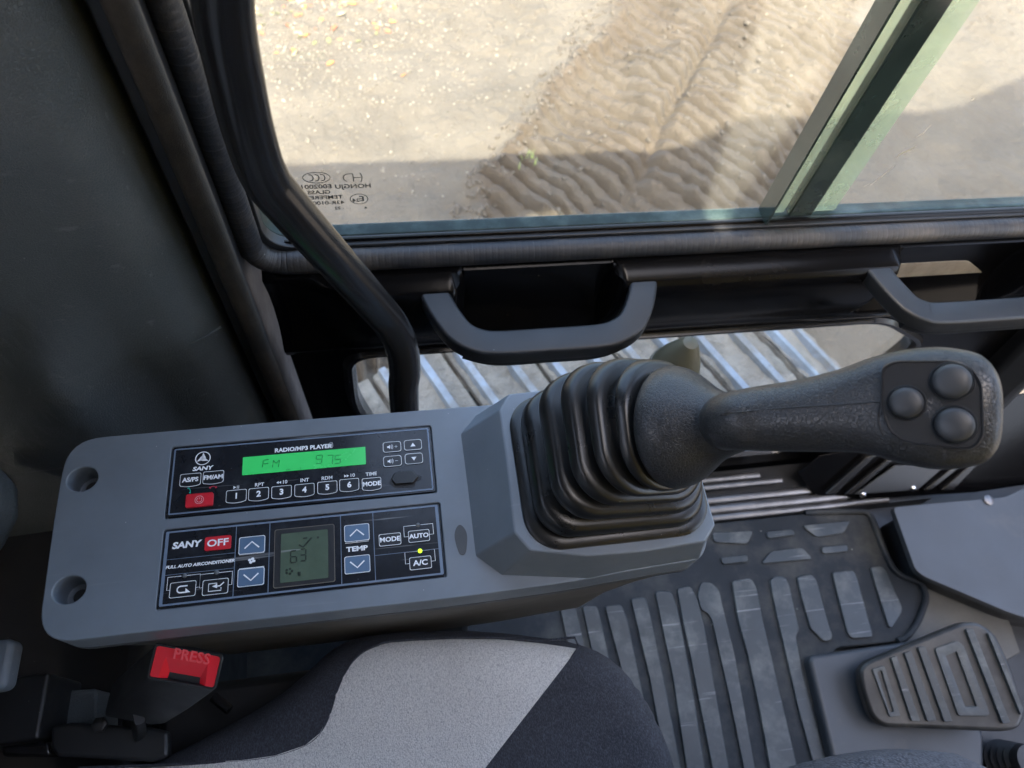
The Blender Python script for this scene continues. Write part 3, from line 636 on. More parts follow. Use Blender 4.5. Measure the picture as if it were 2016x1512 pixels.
# dull oval wear mark
c = at(908, 1063, CZ); mb = MB(); q = [(c.x+.0045*math.cos(t)*(1+.1*math.sin(3*t)), c.y+.0115*math.sin(t)) for t in [2*math.pi*i/28 for i in range(28)]]
mb.prism(q, CZ, CZ+.0005); mb.build('stain', m_greydark, con)
# ------------------------------------------------------------------ radio
Z1 = CZ+.0004
radio = MB()
radio.prism(rrect(RX0, RY0, RX1, RY1, .0015), CZ-.0035, Z1, 0); 
b_ = .0013; radio.ring(rrect(RX0+b_, RY0+b_, RX1-b_, RY1-b_, .001), rrect(RX0+b_+.0011, RY0+b_+.0011, RX1-b_-.0011, RY1-b_-.0011, .0006), Z1+.0003, 1)
lp = lambda px, py: at(px, py, CZ).xy[:]
c = lp(613, 882); radio.text('RADIO/MP3 PLAYER', (c[0]-.006, c[1]), .0042, Z1+.0003, 2, bold=.00012, sx=1.05)
# bluetooth sign
c = lp(652, 877); radio.ring(rrect(c[0]-.0014, c[1]-.0024, c[0]+.0014, c[1]+.0024, .0012, 4), rrect(c[0]-.0012, c[1]-.0022, c[0]+.0012, c[1]+.0022, .001, 4), Z1+.0003, 2)
def S(pts, w_, m, z, mb, closed=False): stroke(pts, w_, m, None, closed, z, mb)
S([(c[0]-.0008, c[1]+.0009), (c[0]+.0008, c[1]-.0008), (c[0], c[1]-.0016), (c[0], c[1]+.0016), (c[0]+.0008, c[1]+.0008), (c[0]-.0008, c[1]-.0009)], .0003, 2, Z1+.0003, radio)
# maker emblem: ring with three blades, name under it
c = lp(400, 903); radio.ring(circ(*c, .0056, 40), circ(*c, .0049, 40), Z1+.0003, 2)
for k in range(3):
    a = rad(90+120*k); u = Vector((math.cos(a), math.sin(a))); v = Vector((-u.y, u.x)); C0 = Vector(c)
    q = [C0+u*.0048, C0+u*.0010-v*.0021*0.9, C0-u*.0006-v*.0022, C0-u*.0004+v*.0004, C0+u*.0012+v*.0010]
    radio.flat([p[:] for p in q], Z1+.0003, 2)
c = lp(399, 923); radio.text('SANY', c, .0040, Z1+.0003, 2, bold=.0003, sx=1.28, shear=.15)
for s_, px, py, sz in (('RPT', 511, 955, .0036), ('\u25C4\u25C410', 556, 950, .0034), ('INT', 600, 946, .0036), ('RDM', 644, 942, .0036), ('\u25BA\u25BA10', 689, 937, .0034), ('TIME', 731, 934, .0036)):
    c = lp(px, py)
    if '10' in s_:
        radio.text('10', (c[0]+.0018, c[1]), .0036, Z1+.0003, 2, bold=.00003); sg = 1 if '\u25BA' in s_ else -1
        for dx in (-.0034, -.0016): radio.flat([(c[0]+dx-sg*.0008, c[1]-.0011), (c[0]+dx+sg*.0009, c[1]), (c[0]+dx-sg*.0008, c[1]+.0011)][::sg], Z1+.0003, 2)
    else: radio.text(s_, c, sz, Z1+.0003, 2, bold=.00003)
c = lp(465, 960); radio.flat([(c[0]-.0018, c[1]-.0012), (c[0]+.0002, c[1]), (c[0]-.0018, c[1]+.0012)], Z1+.0003, 2)
for dx in (.0009, .002): radio.flat([(c[0]+dx-.0002, c[1]-.0012), (c[0]+dx+.0002, c[1]-.0012), (c[0]+dx+.0002, c[1]+.0012), (c[0]+dx-.0002, c[1]+.0012)], Z1+.0003, 2)
def phone(c, m_, flip):
    q = [(c[0]+.0026*math.cos(t), c[1]-.0010+.0022*math.sin(t)) for t in [rad(20+140*i/10) for i in range(11)]]
    if flip: q = [(c[0]+(-(p[1]-c[1])+.0003), c[1]+(p[0]-c[0])*-1*.9) for p in q]; q = [(2*c[0]-p[0]-.0004, p[1]) for p in q][::-1]; q = [(c[0]+(p[0]-c[0])*.8-(p[1]-c[1])*.35, c[1]+(p[1]-c[1])) for p in q]
    S(q, .0006, m_, Z1+.0003, radio); S(q[:3], .0013, m_, Z1+.00031, radio); S(q[-3:], .0013, m_, Z1+.00031, radio)
phone(lp(374, 966), 3, True); phone(lp(420, 961), 4, False)
c = lp(433, 996); radio.flat(circ(*c, .0007, 12), Z1+.0003, 5)
unit = radio.build('radio_unit', [m_panel, m_line, m_white, m_teal, m_redicon, m_blk], con, smooth=30, recalc=False, label='radio with glowing green display')
def key(c, w_, h_, legend, parent, sz=.0042, body=m_key, line=m_white, ink=m_white, bulge=.0, z=Z1, icon=None, bold=.00012, sx=1.0, name='button', r=.0012, hh=.0007, lab=None, lw=.00035):
    x0, x1, y0, y1 = c[0]-w_/2, c[0]+w_/2, c[1]-h_/2, c[1]+h_/2
    base = rrect(x0, y0, x1, y1, r, 4)
    def bend(pts, k=1): return [(p[0], p[1] - (bulge*(1-((p[0]-c[0])/(w_/2))**2) if p[1] < c[1] else 0)) for p in pts]
    # resample bottom edge
    def dens(pts):
        o = []
        for i, p in enumerate(pts):
            q = pts[(i+1) % len(pts)]; n = max(1, int(math.dist(p, q)/(w_/8)))
            for j in range(n): o.append((p[0]+(q[0]-p[0])*j/n, p[1]+(q[1]-p[1])*j/n))
        return o
    o_ = dens(base); i_ = [((p[0]-c[0])*(1-2*lw/w_)+c[0], (p[1]-c[1])*(1-2*lw/h_)+c[1]) for p in o_]
    o_ = bend(o_); i_ = bend(i_)
    mb = MB(); ins = [((p[0]-c[0])*.96+c[0], (p[1]-c[1])*.95+c[1]) for p in o_]
    mb.prism(o_, z, z+hh*.6, 0); mb.prism(o_, z+hh*.6, z+hh, 0, top=ins)
    mb.ring(o_, i_, z+hh+.00025, 1)
    if legend: mb.text(legend, (c[0], c[1]-bulge*.3), sz, z+hh+.00025, 2, bold=bold, sx=sx)
    if icon: icon(mb, c, z+hh+.00025)
    return mb.build(name, [body, line, ink], parent, smooth=30, recalc=False, label=lab)
for t, px, py in (('1', 466, 977), ('2', 510, 973), ('3', 555, 969), ('4', 600, 965), ('5', 645, 960), ('6', 688, 955)): key(lp(px, py), .0146, .0092, t, unit, .0056, bulge=.0012, bold=.0002)
key(lp(732, 953), .0144, .0092, 'MODE', unit, .0043, bulge=.0012, bold=.00018)
key(lp(376, 945), .0150, .0094, 'AS/PS', unit, .0043, bulge=.0012, bold=.00018); key(lp(421, 940), .0150, .0094, 'FM/AM', unit, .0043, bulge=.0012, bold=.00018)
def power(mb, c, z):
    stroke(circ(*c, .0030, 26), .00035, 2, None, True, z, mb); stroke([(c[0]+.0018*math.cos(t), c[1]+.0018*math.sin(t)) for t in [rad(125+290*i/14) for i in range(15)]], .00035, 2, None, False, z, mb); stroke([(c[0], c[1]+.0005), (c[0], c[1]+.002)], .00035, 2, None, False, z, mb)
key(lp(394, 986), .0190, .0102, None, unit, body=m_red, line=m_red, ink=m_pink, icon=power, name='power_button', hh=.0016, lab='red power button')
def spk(sg):
    def f(mb, c, z):
        x = c[0]-.0022; mb.flat([(x-.0016, c[1]-.0007), (x-.0006, c[1]-.0007), (x+.0006, c[1]-.0018), (x+.0006, c[1]+.0018), (x-.0006, c[1]+.0007), (x-.0016, c[1]+.0007)], z, 2)
        for r in (.0012, .0019, .0026): stroke([(x+.0003+r*math.cos(t), c[1]+r*math.sin(t)) for t in [rad(-50+100*i/6) for i in range(7)]], .00025, 2, None, False, z, mb)
        stroke([(x+.0042, c[1]), (x+.0064, c[1])], .0003, 2, None, False, z, mb)
        if sg: stroke([(x+.0053, c[1]-.0011), (x+.0053, c[1]+.0011)], .0003, 2, None, False, z, mb)
    return f
def tri(up):
    def f(mb, c, z):
        s_ = 1 if up else -1; q = [(c[0]-.0020, c[1]-.0014*s_), (c[0]+.0020, c[1]-.0014*s_), (c[0], c[1]+.0018*s_)]; mb.flat(q if up else q[::-1], z, 2)
    return f
key(lp(772, 881), .0140, .0088, None, unit, icon=spk(True), r=.002); key(lp(773, 909), .0140, .0088, None, unit, icon=spk(False), r=.002)
key(lp(813, 877), .0138, .0088, None, unit, icon=tri(True), r=.002); key(lp(815, 904), .0138, .0088, None, unit, icon=tri(False), r=.002)
# display with seven-segment style characters
a_ = lp(477, 935); b2 = lp(720, 880); DX0, DX1 = lp(478, 918)[0], lp(720, 897)[0]; dc = lp(599, 908)[1]
dsp = MB(); dsp.prism(rrect(DX0, dc-.0073, DX1, dc+.0073, .0004, 2), Z1, Z1+.0005, 0)
def seg(mb, ch, x, y, w_, h_, z, m, t=.0006, sh_=.1):
    P = {'a': ((0, 1), (1, 1)), 'b': ((1, 1), (1, .5)), 'c': ((1, .5), (1, 0)), 'd': ((0, 0), (1, 0)), 'e': ((0, 0), (0, .5)), 'f': ((0, .5), (0, 1)), 'g': ((0, .5), (1, .5)), 'h': ((0, 1), (.5, .5)), 'k': ((1, 1), (.5, .5))}
    D = {'F': 'afeg', 'M': 'efbchk', '9': 'abcdfg', '7': 'abc', '5': 'afgcd', '3': 'abcdg', '2': 'abged', '0': 'abcdef', '6': 'afedcg', '8': 'abcdefg'}
    for k in D[ch]:
        (ax_, ay), (bx, by) = P[k]; p = Vector((x+(ax_*w_)+ay*h_*sh_, y+ay*h_)); q = Vector((x+bx*w_+by*h_*sh_, y+by*h_)); d = (q-p)*.08
        stroke([p+d, q-d], t, m, None, False, z, mb)
for ch, px in (('F', 517), ('M', 537)): c = lp(px, 922); seg(dsp, ch, c[0], c[1], .0044, .0062, Z1+.0008, 1, .0005)
for ch, px in (('9', 622), ('7', 643), ('5', 659)): c = lp(px, 914); seg(dsp, ch, c[0], c[1], .0044, .0068, Z1+.0008, 1, .0005)
c = lp(655, 914); dsp.flat(circ(*c, .0004, 8), Z1+.0008, 1)
dsp.text('FM', (lp(568, 926)[0], dc-.0066), .0022, Z1+.0008, 1); dsp.text('2', (lp(592, 925)[0], dc-.0064), .0022, Z1+.0008, 1)
dsp.build('display', [m_lcd, m_seg], unit, recalc=False, label='glowing green display reading FM 97.5')
# rubber port cap
c = lp(798, 943); mb = MB(); q = rpoly([(c[0]-.0115, c[1]-.001), (c[0]-.0075, c[1]+.0052), (c[0]+.006, c[1]+.0055), (c[0]+.0075, c[1]+.0026), (c[0]+.0115, c[1]+.001), (c[0]+.0105, c[1]-.0015), (c[0]+.0075, c[1]-.002), (c[0]+.006, c[1]-.0062), (c[0]-.0075, c[1]-.0055)], .001)
mb.flat([((p[0]-c[0])*1.1+c[0], (p[1]-c[1])*1.13+c[1]-.0004) for p in q], Z1+.0003, 1); mb.prism(rpoly([(c[0]-.0105, c[1]), (c[0]-.0075, c[1]+.0052), (c[0]+.006, c[1]+.0055), (c[0]+.0078, c[1]+.002), (c[0]+.0105, c[1]), (c[0]+.0078, c[1]-.002), (c[0]+.006, c[1]-.0048), (c[0]-.0075, c[1]-.0045)], .0012), Z1, Z1+.0026, 0)
mb.build('port_cap', [m_rubber, m_blk], unit, bevel=.0006)

# ------------------------------------------------------------------ air conditioner panel
ac = MB(); ac.prism(rrect(AX0, AY0, AX1, AY1, .0015), CZ-.0035, Z1, 0)
b_ = .0008; ac.ring(rrect(AX0+b_, AY0+b_, AX1-b_, AY1-b_, .001), rrect(AX0+b_+.0022, AY0+b_+.0013, AX1-b_-.0022, AY1-b_-.0013, .0006), Z1+.0003, 1)
zz = Z1+.0003
vx = [lp(463, 1100)[0], lp(530, 1100)[0], lp(672, 1090)[0], lp(737, 1080)[0]]
for x in vx: S([(x, AY0+.002), (x, AY1-.002)], .0005, 1, zz+.0001, ac)
y1_, y2_ = lp(395, 1096)[1], lp(395, 1126)[1]
for y in (y1_, y2_): S([(AX0+.003, y), (vx[0], y)], .00035, 1, zz+.0001, ac)
S([(vx[3], lp(800, 1085)[1]-.001), (AX1-.003, lp(800, 1085)[1]-.001)], .00035, 1, zz+.0001, ac)
c = lp(369, 1073); ac.text('SANY', (c[0]-.0006, c[1]), .0058, zz, 2, bold=.0004, sx=1.18, shear=.12)
c = lp(396, 1111); ac.text('FULL AUTO AIRCONDITIONER', (c[0]-.0004, c[1]), .0027, zz, 2, bold=.0001, sx=1.12, shear=.15)
c = lp(703, 1081); ac.text('TEMP', c, .0044, zz, 2, bold=.00012, sx=1.3)
def bracket(ca, w_, top, bot):
    S([(ca[0]-w_*.34, bot), (ca[0]-w_/2, bot), (ca[0]-w_/2, top), (ca[0]-.0018, top)], .0004, 2, zz, ac); S([(ca[0]+.0018, top), (ca[0]+w_/2, top), (ca[0]+w_/2, bot), (ca[0]+w_*.34, bot)], .0004, 2, zz, ac)
kpos = {'recirc': lp(361, 1161), 'fresh': lp(425, 1156), 'auto': lp(825, 1056), 'acb': lp(828, 1109), 'mode': lp(768, 1063)}
for k, dy in (('recirc', .0095), ('fresh', .0098), ('auto', .0085), ('acb', .0090)):
    c = kpos[k]; bracket(c, .0215, c[1]+dy, c[1]+.0005)
for px, pa, pb in ((496, 1091, 1118), (703, 1068, 1096)):
    for py, up in ((pa, 1), (pb, -1)):
        c = lp(px, py); S([(c[0]-.0085, c[1]), (c[0]+.0085, c[1])], .0004, 2, zz, ac); S([(c[0], c[1]), (c[0], c[1]+.0018*up)], .0008, 2, zz+.0001, ac)
c = lp(496, 1104)
for k in range(4):
    a = rad(45+90*k); q = [(c[0]+.0015*math.cos(a+.4)+.0012*math.cos(t), c[1]+.0013*math.sin(a+.4)+.0010*math.sin(t)) for t in [2*math.pi*i/10 for i in range(10)]]; ac.flat(q, zz, 2)
acu = ac.build('air_conditioner_panel', [m_panel, m_line, m_white], con, smooth=30, recalc=False, label='climate control panel with grey display')
def arrow(up):
    def f(mb, c, z):
        k = 1 if up else -1; stroke([(c[0]-.0050, c[1]-.0022*k), (c[0], c[1]+.0024*k), (c[0]+.0050, c[1]-.0022*k)], .0010, 2, None, False, z, mb)
    return f
for px, py, up in ((497, 1074, 1), (495, 1137, 0), (703, 1050, 1), (704, 1112, 0)): key(lp(px, py), .0180, .0126, None, acu, body=m_bluekey, icon=arrow(up), hh=.001, r=.0013, name='button', lw=.0004, lab='blue arrow button')
key(lp(430, 1070), .0178, .0098, 'OFF', acu, .0064, body=m_red, line=m_red, ink=m_white, bold=.0001, sx=1.2, lab='red OFF button', hh=.001)
key(kpos['mode'], .0160, .0090, 'MODE', acu, .0044, bold=.0001, sx=1.08); key(kpos['auto'], .0156, .0088, 'AUTO', acu, .0042, bold=.0001, sx=1.1); key(kpos['acb'], .0158, .0092, 'A/C', acu, .0050, bold=.0001, sx=1.15)
def recirc(mb, c, z):
    stroke([(c[0]+.0030, c[1]+.0022), (c[0]-.0015, c[1]+.0022)] + [(c[0]-.0015+.0022*math.cos(t), c[1]+.0022*math.sin(t)) for t in [rad(100+160*i/8) for i in range(9)]] + [(c[0]-.001, c[1]-.0022), (c[0]+.0030, c[1]-.0022)], .0009, 2, None, False, z, mb)
    mb.flat([(c[0]+.0018, c[1]-.0026), (c[0]+.0052, c[1]-.0026), (c[0]+.0018, c[1]+.0006)], z+.0001, 2)
def fresh(mb, c, z):
    stroke([(c[0]+.0010, c[1]+.0024), (c[0]-.0045, c[1]+.0024), (c[0]-.0045, c[1]-.0028), (c[0]+.0038, c[1]-.0028), (c[0]+.0038, c[1]-.0008)], .0006, 2, None, False, z, mb)
    stroke([(c[0]+.0056, c[1]+.0026), (c[0]+.0030, c[1]+.0003), (c[0], c[1]+.0003)], .0008, 2, None, False, z, mb); mb.flat([(c[0]-.0022, c[1]+.0004), (c[0]+.0012, c[1]-.0012), (c[0]+.0012, c[1]+.0020)], z+.0001, 2)
key(kpos['recirc'], .0172, .0106, None, acu, icon=recirc); key(kpos['fresh'], .0172, .0106, None, acu, icon=fresh)
for px, py, m_ in ((364, 1134, m_ledoff), (427, 1127, m_ledoff), (823, 1034, m_ledoff), (827, 1085, m_led)):
    c = lp(px, py); mb = MB(); lathe(mb, [(0, .0016), (.0004, .0016), (.0009, .0010), (.0011, .0003)], (c[0], c[1], Z1), (0, 0, 1), seg=16); mb.build('indicator_light', m_, acu, smooth=60, label='lit green indicator' if m_ is m_led else None)
c = lp(600, 1094); mb = MB(); w_, h_ = .0212, .0212
mb.ring(rrect(c[0]-w_, c[1]-h_, c[0]+w_, c[1]+h_, .0015), rrect(c[0]-w_+.0005, c[1]-h_+.0005, c[0]+w_-.0005, c[1]+h_-.0005, .0013), Z1+.0006, 1)
mb.prism(rrect(c[0]-w_, c[1]-h_, c[0]+w_, c[1]+h_, .0015), Z1, Z1+.0005, 0); q_ = c
mb.prism(rrect(c[0]-.0165, c[1]-.0180, c[0]+.0165, c[1]+.0175, .0008), Z1+.0005, Z1+.0008, 2)
zs_ = Z1+.0011
for ch, x, y in (('3', -.003, -.004), ('6', -.0095, -.0045)): seg(mb, ch, c[0]+x, c[1]+y, .0040, .0085, zs_, 3, .0008, 0)
S([(c[0]-.004, c[1]+.008), (c[0]-.001, c[1]+.006), (c[0]+.002, c[1]+.009), (c[0]+.005, c[1]+.0125)], .001, 3, zs_, mb); S([(c[0]-.001, c[1]+.0125), (c[0]+.002, c[1]+.0125)], .001, 3, zs_, mb); mb.flat(circ(c[0]+.0095, c[1]+.012, .0009, 8), zs_, 3)
for k in range(5): a = 2*math.pi*k/5; mb.flat(circ(c[0]-.0105+.002*math.cos(a), c[1]-.0105+.0018*math.sin(a), .0009, 8), zs_, 3)
mb.flat([(c[0]-.0045, c[1]-.0145), (c[0]-.0025, c[1]-.0145), (c[0]-.0025, c[1]-.0115), (c[0]-.0045, c[1]-.0115)], zs_, 3)
mb.build('display', [m_blk, m_under, m_lcd2, m_seg2], acu, recalc=False, label='unlit grey display')

# ------------------------------------------------------------------ joystick
joy = thing('joystick', 'black leather-grained joystick with ribbed rubber bellows on the console', 'joystick', (.136, .182, .705))
S_ = at(1335, 840, .795); TIP = at(1905, 808, .90)
AXJ = (TIP-S_).normalized()
Aax = Vector((.58, -.36, .73)).normalized()
# bellows: ring stations from the collar to the skirt
def brings(C0, sxh, syh, nrm, r):
    nrm = Vector(nrm).normalized(); u = Vector((1, 0, 0)); u = (u-nrm*u.dot(nrm)).normalized(); v = nrm.cross(u)
    base = rrect(-sxh, -syh, sxh, syh, min(r, sxh*.98, syh*.98), 10)
    return [C0+u*p[0]+v*p[1] for p in base]
B0 = Vector((.1375, .1830, .705)); stn = []; N = 5
def lerp(a, b, t): return a+(b-a)*t
def station(t, k):   # t 0..1 along bellows, k = radial factor
    C = B0.lerp(S_ + Aax*-.006 + Vector((.000, .002, 0)), t)
    C += Vector((-.004, .004, .014))*math.sin(math.pi*t)
    nr = Vector((0, 0, 1)).lerp(Aax, t**1.1*.9).normalized()
    sx = lerp(.063, .0350, t**.95)*k; sy = lerp(.0555, .0390, t**.95)*k
    return brings(C, sx, sy, nr, lerp(.024, .034, t))
for i in range(N):
    t0 = i/N; dt = 1/N
    for f_, k in ((.0, .80), (.12, .79), (.26, .81), (.34, .90), (.39, .98), (.44, 1.008), (.52, 1.018), (.76, 1.018), (.84, 1.0), (.88, .95), (.92, .86)): stn.append(station(t0+dt*f_, k - .0*(i)))
stn.append(station(1.0, .74)); stn.append(station(1.02, .5))
mb = MB(); mb.loft(stn, 0); bel = mb.build('bellows', m_rubber, joy, smooth=60)
mb = MB(); fl = [brings(B0+Vector((0, 0, z)), sx, sy, (0, 0, 1), r) for z, sx, sy, r in ((-.003, .0665, .0590, .026), (.002, .0665, .0590, .026), (.004, .0645, .057, .025), (.0045, .058, .051, .024))]; mb.loft(fl, 0); mb.build('bellows_flange', m_rubber, joy, smooth=40)
# skirt (bell) at the foot of the grip
mb = MB(); lathe(mb, [(-.008, .022), (-.007, .0355), (-.0055, .0370), (-.003, .0376), (.001, .0374), (.006, .0358), (.012, .0325), (.018, .0280), (.023, .0240), (.028, .0208), (.033, .0186), (.040, .0165), (.048, .012)], S_, Aax, seg=64, xdir=(0, 1, 0)); mb.build('skirt', m_grip, joy, smooth=60)
# grip body loft: station px, half width px, depth plane z
def prj(p):
    v = R3.T @ (np.array(p)-CAMP); return 1008+FPX*v[0]/-v[2], 756-FPX*v[1]/-v[2], -v[2]
def nk(t, r): p = S_+Aax*t; q = prj(p); return (q[0], q[1], p.z, r*FPX/q[2], r)
sp = [nk(.016, .0165), nk(.030, .0158), (1438, 829, .841, 57, .0145), (1496, 824, .849, 64, .015), (1587, 817.5, .862, 72, .0155), (1674, 807, .874, 84, .016), (1733, 801, .882, 100, .0165), (1792, 801, .889, 114, .017), (1852, 804, .895, 120, .017), (1911, 806, .900, 112, .0165), (1938, 810, .902, 99, .0155), (1954, 813, .903, 80, .0135), (1962, 816, .9035, 60, .011), (1966, 818, .904, 34, .007)]
rings = []; cen = [at(a, b, z) for a, b, z, _, _ in sp]
dense = []
def cr(arr, n=4):
    arr = np.array(arr, float); out_ = []
    for i in range(len(arr)-1):
        p0, p1, p2, p3 = arr[max(i-1, 0)], arr[i], arr[i+1], arr[min(i+2, len(arr)-1)]
        for j in range(n): t = j/n; out_.append(.5*(2*p1+(p2-p0)*t+(2*p0-5*p1+4*p2-p3)*t*t+(3*p1-p0-3*p2+p3)*t**3))
    out_.append(arr[-1]); return out_
sd_ = cr(sp); cen = [at(a[0], a[1], a[2]) for a in sd_]
GU = None; hist = []
for i, a in enumerate(sd_):
    c = cen[i]; depth = (Vector(R3.T @ (np.array(c)-CAMP))).z*-1
    tg = (cen[min(i+1, len(cen)-1)]-cen[max(i-1, 0)]).normalized()
    vw = (Vector((0, 0, H))-c).normalized(); u = vw.cross(tg).normalized(); v = tg.cross(u).normalized()
    if v.dot(vw) < 0: v = -v
    if a[0] > 1905 and hist: u, v, tg = hist[-1][2], hist[-1][3], hist[-1][4]
    hw = a[3]/FPX*depth; th = a[4]
    pw = 2.0 + .9*max(0, min(1, (a[0]-1600)/150)); ring_ = []
    for j in range(40):
        t = 2*math.pi*j/40; cc, ss = math.cos(t), math.sin(t)
        ring_.append(c + u*hw*math.copysign(abs(cc)**(2/pw), cc) + v*th*math.copysign(abs(ss)**(2/pw), ss)*(1 if ss > 0 else 1.25))
    rings.append(ring_); hist.append((a[0], c, u, v, tg, hw, th))
mb = MB(); mb.loft(rings, 0); grip = mb.build('grip', m_grip, joy, smooth=60)
def gsurf(px, py, lift=.0):
    """point on the front of the grip seen at px, py: intersect with the local top plane"""
    k = min(hist, key=lambda h_: abs(h_[0]-px)); c, u, v, th = k[1], k[2], k[3], k[6]
    p = atp(px, py, c, v); s_ = max(-1, min(1, (p-c).dot(u)/k[5])); pw = 2.0 + .9*max(0, min(1, (px-1600)/150))
    hgt = th*(max(0, 1-abs(s_)**pw))**(1/pw)
    return atp(px, py, c+v*(hgt+lift), v)
seam = [(1735, 790), (1700, 793), (1640, 797), (1580, 801), (1520, 805), (1470, 810), (1430, 815), (1405, 822), (1388, 838), (1386, 858), (1398, 876), (1412, 884)]
mb = MB(); mb.tube([gsurf(x, y, .0000) for x, y in [(a[0], a[1]) for a in cr(seam, 3)]], .00045, seg=8); mb.build('seam', m_blk, joy, smooth=60)
mb = MB(); mb.tube([gsurf(x, y, .0) for x, y in ((1734, 790), (1731, 800), (1729, 815), (1729, 830), (1733, 845), (1740, 857))], .0005, seg=8); mb.build('seam', m_blk, joy, smooth=60)
mb = MB(); mb.tube([gsurf(x, y, .0) for x, y in ((1938, 794), (1950, 796), (1962, 798), (1972, 799))], .0004, seg=8); mb.build('seam', m_blk, joy, smooth=60)
for px, py in ((1433, 874), (1678, 875)):
    c = gsurf(px, py, -.0034); mb = MB(); k = min(hist, key=lambda h_: abs(h_[0]-px)); nn = (k[3]*.6-k[2]*.8) if k[2].y > 0 else (k[3]*.6+k[2]*.8)
    lathe(mb, [(-.002, .0018), (.0012, .0018), (.0017, .0012), (.0015, .0004)], c, nn, seg=14); mb.build('screw', m_under, joy, smooth=40)
# button plate on the head, built in the head's own plane
kk = min(hist, key=lambda h_: abs(h_[0]-1836)); PC = kk[1]+kk[3]*(kk[6]-.0008); PN = kk[3]
PN = (PN + Vector((0, 0, .0))).normalized(); ux = (Vector((1, 0, 0))-PN*PN.x).normalized(); uy = PN.cross(ux)
Mp = Matrix(((ux.x, uy.x, PN.x, PC.x), (ux.y, uy.y, PN.y, PC.y), (ux.z, uy.z, PN.z, PC.z), (0, 0, 0, 1))); Mi = Mp.inverted()
def pl(px, py, dz=0): q = Mi @ atp(px, py, PC+PN*dz, PN); return (q.x, q.y)
pp = [pl(*a) for a in ((1736, 722), (1760, 710), (1880, 709), (1912, 722), (1934, 752), (1938, 860), (1918, 886), (1880, 884), (1780, 872), (1748, 848), (1733, 800))]
cenp = (sum(p[0] for p in pp)/len(pp), sum(p[1] for p in pp)/len(pp))
ppr = rpoly(pp[::-1], .004, 5)
mb = MB(); sc_ = lambda k: [((p[0]-cenp[0])*k+cenp[0], (p[1]-cenp[1])*k+cenp[1]) for p in ppr]
mb.loft([[Mp @ Vector((*p, z)) for p in sc_(k)] for k, z in ((1.0, -.006), (1.0, .0008), (.985, .0016), (.965, .0016), (.95, .0007), (.5, .0007))], 0); bp = mb.build('button_plate', m_plate, joy, smooth=30)
for px, py in ((1784, 793), (1873, 751), (1879, 836)):
    q = pl(px, py, .001); R_ = .0079 if py != 793 else .0073; mb = MB()
    lathe(mb, [(.0, R_+.0010), (.0014, R_+.0010), (.0019, R_+.0006), (.0016, R_+.0001), (.0008, R_), (.0030, R_-.0001), (.0040, R_*.90), (.0047, R_*.72), (.0051, R_*.45), (.0053, R_*.15)], Mp @ Vector((*q, 0)), PN, seg=40); mb.build('button', m_btn, bp, smooth=60)

# ------------------------------------------------------------------ seat
def pillow(mb, outline, step, z0, R_, patches=(), wob=0.0, extra=None, rnd=None):
    """flat-topped cushion: triangulated outline, edge rolled over with radius R_"""
    outline = [Vector(p[:2]) for p in outline]; xs = [p.x for p in outline]; ys = [p.y for p in outline]
    def inside(p, poly):
        r = False; n = len(poly)
        for i in range(n):
            a, b = poly[i], poly[i-1]
            if (a.y > p.y) != (b.y > p.y) and p.x < (b.x-a.x)*(p.y-a.y)/(b.y-a.y)+a.x: r = not r
        return r
    def dist(p):
        d = 9
        for i in range(len(outline)):
            a, b = outline[i-1], outline[i]; ab = b-a; t = max(0, min(1, (p-a).dot(ab)/max(ab.length_squared, 1e-12))); d = min(d, (a+ab*t-p).length)
        return d
    def rs(poly, s_):
        o = []
        for i in range(len(poly)):
            a, b = poly[i], poly[(i+1) % len(poly)]; n = max(1, int((b-a).length/s_)); o += [a.lerp(b, j/n) for j in range(n)]
        return o
    ol = rs(outline, step); pts = list(ol); edges = [(i, (i+1) % len(ol)) for i in range(len(ol))]
    pats = []
    for pa in patches:
        pa = [Vector(p[:2]) for p in pa]; q = rs(pa, step); b = len(pts); pts += q; edges += [(b+i, b+(i+1) % len(q)) for i in range(len(q))]; pats.append(pa)
    # inner ring lines for a rounded edge
    x = min(xs)
    while x < max(xs):
        y = min(ys)
        while y < max(ys):
            p = Vector((x+random.uniform(-.2, .2)*step, y+random.uniform(-.2, .2)*step))
            if inside(p, outline) and dist(p) > step*.4: pts.append(p)
            y += step
        x += step
    for k in (.04, .12, .25, .42, .62):
        for i in range(len(ol)):
            a = ol[i-1]; b = ol[(i+1) % len(ol)]; t = (b-a).normalized(); nn = Vector((-t.y, t.x))
            q = ol[i]+nn*R_*k
            if not inside(q, outline): q = ol[i]-nn*R_*k
            if inside(q, outline) and abs(dist(q)-R_*k) < .1*R_*k+1e-5: pts.append(q)
    V2, E2, F2, *_ = delaunay_2d_cdt(pts, edges, [], 1, 1e-6)
    def hz(p):
        d = dist(p); h_ = z0-R_+math.sqrt(max(0, R_*R_-max(0, R_-d)**2))
        return h_+(extra(p) if extra else 0)
    b = len(mb.v); n0 = len(V2)
    for p in V2: mb.v.append((p.x, p.y, hz(p)))
    for f in F2:
        c = sum((V2[i] for i in f), Vector((0, 0)))/len(f); m = 0
        for k, pa in enumerate(pats):
            if inside(c, pa): m = k+1
        mb.f.append([b+i for i in f]); mb.m.append(m)
    # skirt wall
    n = len(ol); bb = len(mb.v)
    for lv_ in range(2):
        for p in ol: mb.v.append((p.x, p.y, z0-R_+(extra(p) if extra else 0) if lv_ == 0 else z0-R_-.07))
    for i in range(n): mb.f.append([bb+i, bb+(i+1) % n, bb+n+(i+1) % n, bb+n+i]); mb.m.append(0)
seat = thing('operator_seat', 'operator seat with dark blue fabric cushion and pale grey centre panel', 'seat', (-.05, -.15, 0))
SZ = .50
so = [(-.36, .00), (-.30, .012)] 
